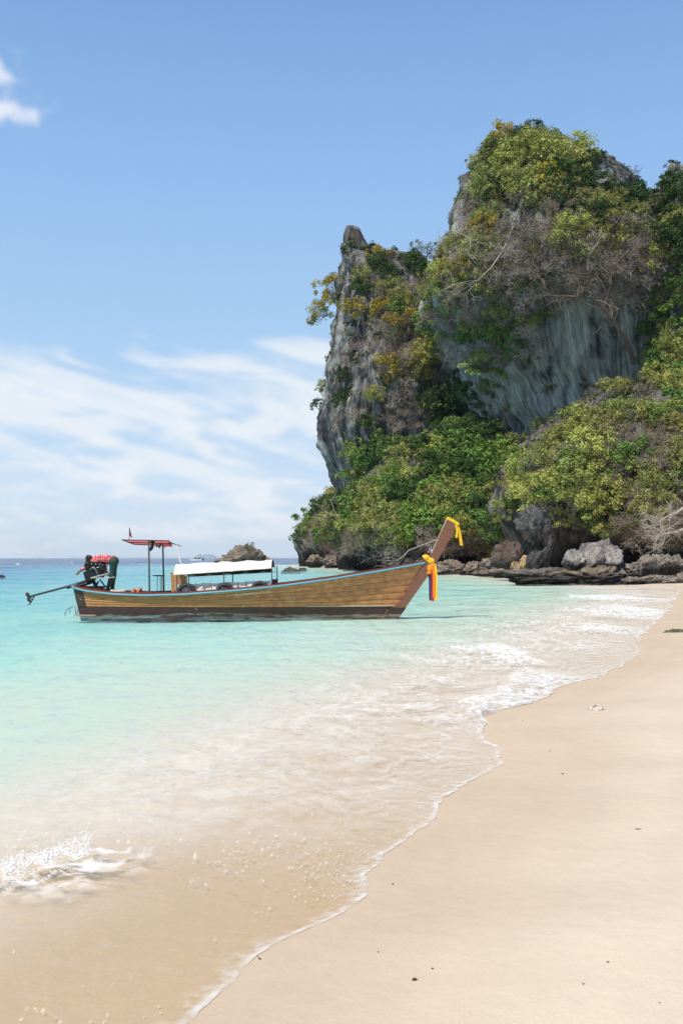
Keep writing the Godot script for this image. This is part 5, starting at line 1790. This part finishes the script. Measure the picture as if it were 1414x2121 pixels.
func engine() -> void:
	var o0 := B(200, 1195)
	var t := thing("longtail_engine", boat_at + o0, "black long-tail engine on the stern with long propeller shaft", "engine")
	var black := mat("engine black", Color(0.014, 0.015, 0.017), 0.45, 0.3)
	var shaft := mat("engine green", Color(0.028, 0.042, 0.045), 0.5, 0.2)
	var grey := mat("engine alloy", Color(0.22, 0.23, 0.24), 0.45, 0.6)
	var P := func(px, py, z := 0.0) -> Vector3: return B(px, py, z) - o0
	var m := MB.new()
	m.box(P.call(197, 1186, 0.05), Vector3(0.42, 0.34, 0.36), Basis(Vector3(0, 0, 1), 0.12))
	m.box(P.call(186, 1193, 0.05), Vector3(0.22, 0.30, 0.3), Basis(Vector3(0, 0, 1), 0.3))
	m.box(P.call(209, 1180, 0.0), Vector3(0.26, 0.26, 0.4), Basis(Vector3(0, 0, 1), 0.05))
	put("engine_block", m.mesh(), black, t)
	m = MB.new()
	m.box(P.call(203, 1170, 0.05), Vector3(0.34, 0.14, 0.32), Basis(Vector3(0, 0, 1), -0.1))
	for k in 6: m.box(P.call(197 + k * 3.2, 1165, 0.05), Vector3(0.022, 0.05, 0.34))
	put("cylinder_head", m.mesh(), black, t)
	for a in [[182.0, 1171.0, 0.10], [213.0, 1176.0, 0.10]]:
		m = MB.new()
		m.ball(P.call(a[0], a[1], 0.2), Vector3(a[2], a[2], 0.06), 14, 8)
		m.torus(P.call(a[0], a[1], 0.25), a[2] * 0.62, 0.016, Basis(), 18, 6)
		put("pulley", m.mesh(true), black, t)
	m = MB.new()
	m.tube([P.call(181, 1172, 0.1), P.call(180.5, 1158, 0.12), P.call(181, 1150, 0.12)], [0.035, 0.028, 0.022], 8)
	put("air_pipe", m.mesh(true), black, t)
	m = MB.new()
	m.tube([P.call(187, 1180, 0.24), P.call(193, 1175, 0.27), P.call(199, 1180, 0.27), P.call(203, 1190, 0.26), P.call(207, 1194, 0.24)], [0.02, 0.026, 0.022, 0.02, 0.018], 7)
	put("exhaust_pipe", m.mesh(true), grey, t)
	m = MB.new()
	for k in 9: m.ball(P.call(190.0 + k * 2.9, 1168.0 + 9.0 * absf(sin(k * 2.1)), 0.24), Vector3(0.022, 0.02, 0.02), 6, 5)
	put("bolt_head", m.mesh(true), mats["steel tube"], t)
	# steering arm and frame
	m = MB.new(); m.tube([P.call(189, 1198, 0.26), P.call(208, 1193, 0.28), P.call(226, 1188, 0.3)], [0.034, 0.034, 0.03], 8)
	put("steering_arm", m.mesh(true), grey, t)
	m = MB.new(); m.tube([P.call(190, 1197, 0.30), P.call(226, 1197, 0.32), P.call(236, 1195.5, 0.32)], [0.011], 5); m.ball(P.call(226, 1196.5, 0.33), Vector3(0.03, 0.03, 0.03), 8, 6); m.ball(P.call(236.5, 1195.5, 0.32), Vector3(0.022, 0.018, 0.018), 8, 6)
	put("throttle_rod", m.mesh(true), mats["pale rope"], t)
	m = MB.new()
	m.tube([P.call(192, 1200, 0.0), P.call(200, 1216, 0.0)], [0.05], 8); m.box(P.call(201, 1216, 0.0), Vector3(0.4, 0.06, 0.3))
	m.tube([P.call(204, 1204, 0.15), P.call(200, 1214, 0.15)], [0.028], 7); m.tube([P.call(207, 1200, 0.2), P.call(216, 1212, 0.2), P.call(222, 1217, 0.2)], [0.022], 6)
	put("pivot_mount", m.mesh(true), black, t)
	m = MB.new()
	m.tube([P.call(196, 1199, 0.05), P.call(168, 1208, 0.05), P.call(139, 1218, 0.05)], [0.06, 0.05, 0.036], 9)
	m.tube([P.call(190, 1206, 0.09), P.call(166, 1213, 0.09), P.call(139, 1217, 0.09)], [0.05, 0.042, 0.03], 8)
	put("shaft_housing", m.mesh(true), black, t)
	m = MB.new(); m.tube([P.call(160, 1209.5, 0.05), P.call(63, 1235.5, 0.05)], [0.034, 0.030], 9)
	put("shaft", m.mesh(true), shaft, t)
	m = MB.new(); m.tube([P.call(72.5, 1233, 0.05), P.call(67, 1244, 0.05), P.call(62, 1252, 0.05), P.call(58, 1253, 0.05)], [0.02, 0.018, 0.018, 0.012], 6); m.tube([P.call(64, 1236, 0.05), P.call(67, 1244, 0.05)], [0.012], 5)
	put("skeg", m.mesh(true), shaft, t)
	m = MB.new(); m.ball(P.call(61, 1237, 0.05), Vector3(0.05, 0.045, 0.045), 10, 8)
	var hub := put("propeller", m.mesh(true), black, t)
	for a in [[58.0, 1232.0, 0.4], [60.5, 1242.5, -0.3]]:
		m = MB.new(); m.ball(P.call(a[0], a[1], 0.06), Vector3(0.055, 0.078, 0.02), 12, 8, Basis(Vector3(0, 0, 1), 0.5) * Basis(Vector3(0, 1, 0), a[2]))
		put("blade", m.mesh(true), mat("propeller paint", Color(0.07, 0.035, 0.038), 0.5, 0.2), hub)

# ---------------------------------------------------------------- the boatman
var bones: Array = []    # [a, b, ra, rb, colour key]

func capsule(q: Vector3, a: Vector3, b: Vector3, ra: float, rb: float) -> float:
	var ab := b - a
	var t := clampf((q - a).dot(ab) / maxf(ab.length_squared(), 1e-8), 0.0, 1.0)
	return (q - a - ab * t).length() - lerpf(ra, rb, t)

func boatman() -> void:
	var root := B(222, 1218, -0.12)
	root.y = 0.62
	var t := thing("person", boat_at + root, "person in red checked shirt and dark green trousers bending over the engine", "person")
	var P := func(px, py, z) -> Vector3: return B(px, py, z) - root
	var zc := -0.16
	var hipL: Vector3 = P.call(236, 1163, zc + 0.09); var hipR: Vector3 = P.call(237, 1162, zc - 0.09)
	var kneeL: Vector3 = P.call(232, 1192, zc + 0.11); var kneeR: Vector3 = P.call(236, 1191, zc - 0.12)
	var ankL: Vector3 = P.call(223, 1219, zc + 0.10); var ankR: Vector3 = P.call(233, 1219, zc - 0.13)
	ankL.y = 0.075; ankR.y = 0.075
	var belly: Vector3 = P.call(221, 1159, zc); var chest: Vector3 = P.call(204, 1160, zc)
	var pel: Vector3 = P.call(236, 1161, zc)
	var shL: Vector3 = P.call(196, 1163, zc + 0.17); var shR: Vector3 = P.call(196, 1163, zc - 0.17)
	var neck: Vector3 = P.call(193, 1161, zc); var head: Vector3 = P.call(184, 1159, zc)
	var elL: Vector3 = P.call(223, 1170, zc + 0.24)
	elL = P.call(214, 1178, zc + 0.26)
	var wrL: Vector3 = P.call(223, 1186, zc + 0.27)
	var elR: Vector3 = P.call(178, 1175, zc - 0.16); var wrR: Vector3 = P.call(164, 1184, zc - 0.1)
	bones = [
		[pel, belly, 0.135, 0.13, "shirt"], [belly, chest, 0.13, 0.145, "shirt"], [chest, neck, 0.135, 0.07, "shirt"], [shL, shR, 0.075, 0.075, "shirt"],
		[hipL, hipR, 0.125, 0.125, "trousers"], [hipL, kneeL, 0.105, 0.07, "trousers"], [hipR, kneeR, 0.105, 0.07, "trousers"], [kneeL, ankL, 0.072, 0.05, "trousers"], [kneeR, ankR, 0.072, 0.05, "trousers"],
		[ankL, ankL + Vector3(-0.16, -0.045, 0.02), 0.045, 0.035, "skin"], [ankR, ankR + Vector3(-0.16, -0.045, 0.02), 0.045, 0.035, "skin"],
		[shL, elL, 0.068, 0.05, "shirt"], [elL, elL.lerp(wrL, 0.55), 0.05, 0.046, "shirt"], [elL, wrL, 0.042, 0.03, "skin"],
		[shR, elR, 0.068, 0.052, "shirt"], [elR, elR.lerp(wrR, 0.6), 0.052, 0.046, "shirt"], [elR, wrR, 0.042, 0.03, "skin"],
		[neck, neck.lerp(head, 0.6), 0.058, 0.055, "skin"], [head + Vector3(-0.01, -0.05, 0), head + Vector3(0.0, 0.015, 0), 0.085, 0.098, "skin"],
		[head + Vector3(-0.085, -0.075, 0), head + Vector3(-0.10, -0.06, 0), 0.018, 0.014, "skin"]]
	# hands: palm, four fingers and thumb, closed on the parts they hold
	for h in [[wrL, Vector3(0.35, -0.8, 0.1)], [wrR, Vector3(-0.5, -0.75, 0.1)]]:
		var w: Vector3 = h[0]
		var d: Vector3 = (h[1] as Vector3).normalized()
		var s := d.cross(Vector3(0.2, 0.1, 1)).normalized()
		var z := d.cross(s).normalized()
		bones.append([w, w + d * 0.075, 0.03, 0.034, "skin"])
		for k in 4:
			var f: float = [0.045, 0.055, 0.05, 0.036][k]
			var b0: Vector3 = w + d * 0.08 + z * (k - 1.5) * 0.021
			var b1: Vector3 = b0 + d * f * 0.8 + s * 0.012
			bones.append([b0, b1, 0.0105, 0.0095, "skin"])
			bones.append([b1, b1 + (d * 0.3 + s).normalized() * f * 0.8, 0.0095, 0.0085, "skin"])
		bones.append([w + d * 0.03 + z * -0.03, w + d * 0.06 - z * 0.06 + s * 0.015, 0.0125, 0.010, "skin"])
	var body := nets(0.0125)
	var bm := mat("person cloth and skin", Color(1, 1, 1), 0.8, 0.0, true)
	put("body", body, bm, t)
	# hair
	var m := MB.new()
	m.ball(head + Vector3(0.012, 0.03, 0), Vector3(0.108, 0.10, 0.105), 14, 10)
	m.tube([head + Vector3(0.02, -0.02, 0.07), head + Vector3(0.03, -0.09, 0.06)], [0.03, 0.012], 6)
	put("hair", m.mesh(true), mat("black hair", Color(0.012, 0.011, 0.011), 0.6), t)
	for s in [-1.0, 1.0]:
		m = MB.new(); m.ball(head + Vector3(-0.088, -0.035, 0.034 * s), Vector3(0.012, 0.01, 0.014), 8, 6)
		put("eye", m.mesh(true), mat("eye", Color(0.05, 0.04, 0.035), 0.3), t)
		m = MB.new(); m.ball(head + Vector3(0.005, -0.04, 0.098 * s), Vector3(0.02, 0.03, 0.012), 8, 6)
		put("ear", m.mesh(true), mat("skin", Color(0.30, 0.16, 0.10), 0.7), t)

func field(q: Vector3, near: Array) -> float:
	var d := 1e9
	for b in near:
		var c := capsule(q, b[0], b[1], b[2], b[3])
		if d > 1e8: d = c
		else:
			var k := minf(0.045, b[3] * 0.7)
			var h := clampf(0.5 + 0.5 * (d - c) / k, 0.0, 1.0)
			d = lerpf(d, c, h) - k * h * (1.0 - h)
	return d

func nets(cell: float) -> ArrayMesh:
	var lo := Vector3.ONE * 1e9
	var hi := -lo
	for b in bones:
		for e in [0, 1]:
			var r: float = maxf(b[2], b[3]) + 0.05
			lo = lo.min(b[e] - Vector3.ONE * r)
			hi = hi.max(b[e] + Vector3.ONE * r)
	var n := Vector3i(((hi - lo) / cell).ceil()) + Vector3i.ONE
	var val := PackedFloat32Array()
	val.resize(n.x * n.y * n.z)
	val.fill(1.0)
	# coarse blocks choose the bones that matter
	var bs := 6
	for bx in range(0, n.x, bs):
		for by in range(0, n.y, bs):
			for bz in range(0, n.z, bs):
				var c := lo + Vector3(bx + bs * 0.5, by + bs * 0.5, bz + bs * 0.5) * cell
				var near: Array = []
				for b in bones:
					if capsule(c, b[0], b[1], b[2], b[3]) < bs * cell * 0.9 + 0.05: near.append(b)
				if near.is_empty(): continue
				for x in range(bx, mini(bx + bs, n.x)):
					for y in range(by, mini(by + bs, n.y)):
						for z in range(bz, mini(bz + bs, n.z)):
							val[(x * n.y + y) * n.z + z] = field(lo + Vector3(x, y, z) * cell, near)
	var m := MB.new()
	var at_cell := {}
	var sx := n.y * n.z; var sy := n.z
	for x in n.x - 1:
		for y in n.y - 1:
			for z in n.z - 1:
				var i := x * sx + y * sy + z
				var s := 0
				var sum := Vector3.ZERO
				var cnt := 0
				var neg := 0
				for e in 8:
					if val[i + (e & 1) * sx + ((e >> 1) & 1) * sy + ((e >> 2) & 1)] < 0.0: neg += 1
				if neg == 0 or neg == 8: continue
				for e in 12:
					var ax := e / 4
					var u := e & 1
					var v := (e >> 1) & 1
					var a := Vector3i.ZERO
					a[(ax + 1) % 3] = u; a[(ax + 2) % 3] = v
					var b := a; b[ax] = 1
					var va := val[i + a.x * sx + a.y * sy + a.z]
					var vb := val[i + b.x * sx + b.y * sy + b.z]
					if (va < 0.0) != (vb < 0.0):
						sum += Vector3(a).lerp(Vector3(b), va / (va - vb)); cnt += 1
				var q := lo + (Vector3(x, y, z) + sum / cnt) * cell
				m.col = body_color(q)
				at_cell[i] = m.p(q)
	for x in range(1, n.x - 1):
		for y in range(1, n.y - 1):
			for z in range(1, n.z - 1):
				var i := x * sx + y * sy + z
				for ax in 3:
					var st: int = [sx, sy, 1][ax]
					var v0 := val[i] < 0.0
					if v0 == (val[i + st] < 0.0): continue
					var p1: int = [sy, 1, sx][ax]
					var p2: int = [1, sx, sy][ax]
					var a = at_cell.get(i); var b = at_cell.get(i - p1); var c = at_cell.get(i - p1 - p2); var d = at_cell.get(i - p2)
					if a == null or b == null or c == null or d == null: continue
					if v0: m.tri(a, c, b); m.tri(a, d, c)
					else: m.tri(a, b, c); m.tri(a, c, d)
	return m.mesh(true)

func body_color(q: Vector3) -> Color:
	var best := 1e9
	var k := ""
	for b in bones:
		var d: float = capsule(q, b[0], b[1], b[2], b[3])
		if d < best: best = d; k = b[4]
	if k == "skin": return Color(0.30, 0.16, 0.10)
	if k == "trousers": return Color(0.022, 0.062, 0.052)
	# red and white checks with dark lines
	var a := absf(fmod(q.x * 15.0 + 100.0, 1.0) - 0.5) * 2.0
	var b2 := absf(fmod((q.y + q.z * 0.6) * 15.0 + 100.0, 1.0) - 0.5) * 2.0
	var c := Color(0.48, 0.03, 0.045)
	if a > 0.72 or b2 > 0.72: c = Color(0.62, 0.22, 0.22)
	if a > 0.72 and b2 > 0.72: c = Color(0.78, 0.62, 0.6)
	return c

func beach_bits() -> void:
	var dark := mat("seed husk", Color(0.05, 0.032, 0.022), 0.7)
	var spots := [[858, 2031, 5.5, 3.4, "dark oval seed lying on the sand, largest and nearest"], [895, 2007, 2.6, 2.0, "small dark seed right of the largest oval seed"], [783, 1973, 2.0, 1.4, "tiny dark husk on the sand left of the two seeds"], [1207, 2039, 2.2, 1.6, "tiny dark husk on the sand at the lower right"], [1164, 1604, 2.6, 1.6, "tiny black pebble alone in the middle of the sand"], [813, 1832, 2.4, 1.6, "tiny dark leaf bit near the foam edge"], [1137, 1556, 1.4, 1.0, "tiny black speck of pebble high on the wet sand"], [1082, 1494, 1.4, 1.0, "tiny dark speck beside the bend of the wave"], [1258, 1993, 3.4, 1.2, "small grey twig bit on the sand at the right"], [1365, 2077, 2.0, 1.2, "tiny brown husk near the lower right corner"]]
	var i := 0
	for a in spots:
		var d: float = 1.6 * F / (a[1] - HY)
		var q := Vector3((a[0] - CX) / F * d, 0, -d)
		q.y = ground_y(q.x, d)
		d = (EYE - q.y) * F / (a[1] - HY)
		q = Vector3((a[0] - CX) / F * d, ground_y((a[0] - CX) / F * d, d), -d)
		var k := d / F
		var m := MB.new()
		m.ball(Vector3(0, a[3] * k * 0.5, 0), Vector3(a[2] * k, a[3] * k, a[2] * k * 0.7), 12, 8, Basis(Vector3.UP, i * 1.1))
		m.tube([Vector3(a[2] * k * 0.9, a[3] * k * 0.5, 0), Vector3(a[2] * k * 1.3, a[3] * k * 0.8, 0)], [a[3] * k * 0.2, a[3] * k * 0.08], 5)
		var o := put("seed", m.mesh(true), dark)
		o.position = q
		tag(o, a[4], "seed" if "seed" in a[4] else ("pebble" if "pebble" in a[4] else "husk"))
		i += 1
	# the twig with a leaf by the water's edge
	var dd := 1.6 * F / (1988 - HY)
	var base := Vector3((536 - CX) / F * dd, 0, -dd)
	base.y = ground_y(base.x, dd)
	var t := thing("twig", base, "dark twig with a curled leaf stuck in the sand at the foam edge", "twig")
	var k := dd / F
	var m := MB.new(); m.tube([Vector3(2 * k, 0, 0), Vector3(-1 * k, 5 * k, 0), Vector3(-4 * k, 11 * k, 1 * k)], [1.0 * k, 0.8 * k, 0.5 * k], 6)
	put("stem", m.mesh(true), dark, t)
	m = MB.new(); m.ball(Vector3(2.5 * k, 1.6 * k, 0), Vector3(3.2 * k, 1.3 * k, 2.2 * k), 10, 6, Basis(Vector3(0, 0, 1), -0.4))
	put("leaf", m.mesh(true), dark, t)
	# a brown leaf
	dd = 1.6 * F / (1718 - HY)
	base = Vector3((1320 - CX) / F * dd, 0, -dd)
	base.y = ground_y(base.x, dd)
	dd = (EYE - base.y) * F / (1718 - HY)
	base = Vector3((1320 - CX) / F * dd, ground_y((1320 - CX) / F * dd, dd), -dd)
	k = dd / F
	t = thing("dry_leaf", base, "small reddish brown dry leaf on the sand at the right", "leaf")
	m = MB.new()
	for j in 7:
		var u := j / 6.0
		var w := 2.6 * k * sin(u * PI)
		m.p(Vector3((u - 0.5) * 11 * k, 0.8 * k + 1.5 * k * absf(u - 0.5), -w)); m.p(Vector3((u - 0.5) * 11 * k, 0.4 * k, 0)); m.p(Vector3((u - 0.5) * 11 * k, 1.4 * k, w))
	m.grid(0, 3, 7)
	put("blade", m.mesh(true), mat("dry leaf", Color(0.22, 0.06, 0.03), 0.7), t)
	m = MB.new(); m.tube([Vector3(5.5 * k, 0.8 * k, 0), Vector3(8 * k, 1.5 * k, 0.5 * k)], [0.4 * k], 4)
	put("stalk", m.mesh(), mats["dry leaf"], t)
	# a white chunk of dead coral with its bubbles
	dd = 1.6 * F / (1471 - HY)
	base = Vector3((1235 - CX) / F * dd, 0, -dd)
	base.y = ground_y(base.x, dd)
	dd = (EYE - base.y) * F / (1471 - HY)
	base = Vector3((1235 - CX) / F * dd, ground_y((1235 - CX) / F * dd, dd), -dd)
	k = dd / F
	var co := put("coral", boulder(Vector3(13 * k, 6 * k, 8 * k), 7, 0.5, Color(0.72, 0.68, 0.62), Color(0.30, 0.24, 0.19), -0.9, 0.0, 28, 18), mats["shore rock"])
	co.position = base + Vector3(0, 2 * k, 0)
	tag(co, "white knobbly piece of dead coral lying on the wet sand", "coral")

func ground_y(x: float, d: float) -> float:
	var s := seaward(x, d)
	var y := bed_y(s)
	if s < 0.6: y += n_a.get_noise_2d(x * 0.35, d * 0.2) * 0.05 * smoothstep(0.0, -3.0, s)
	return y
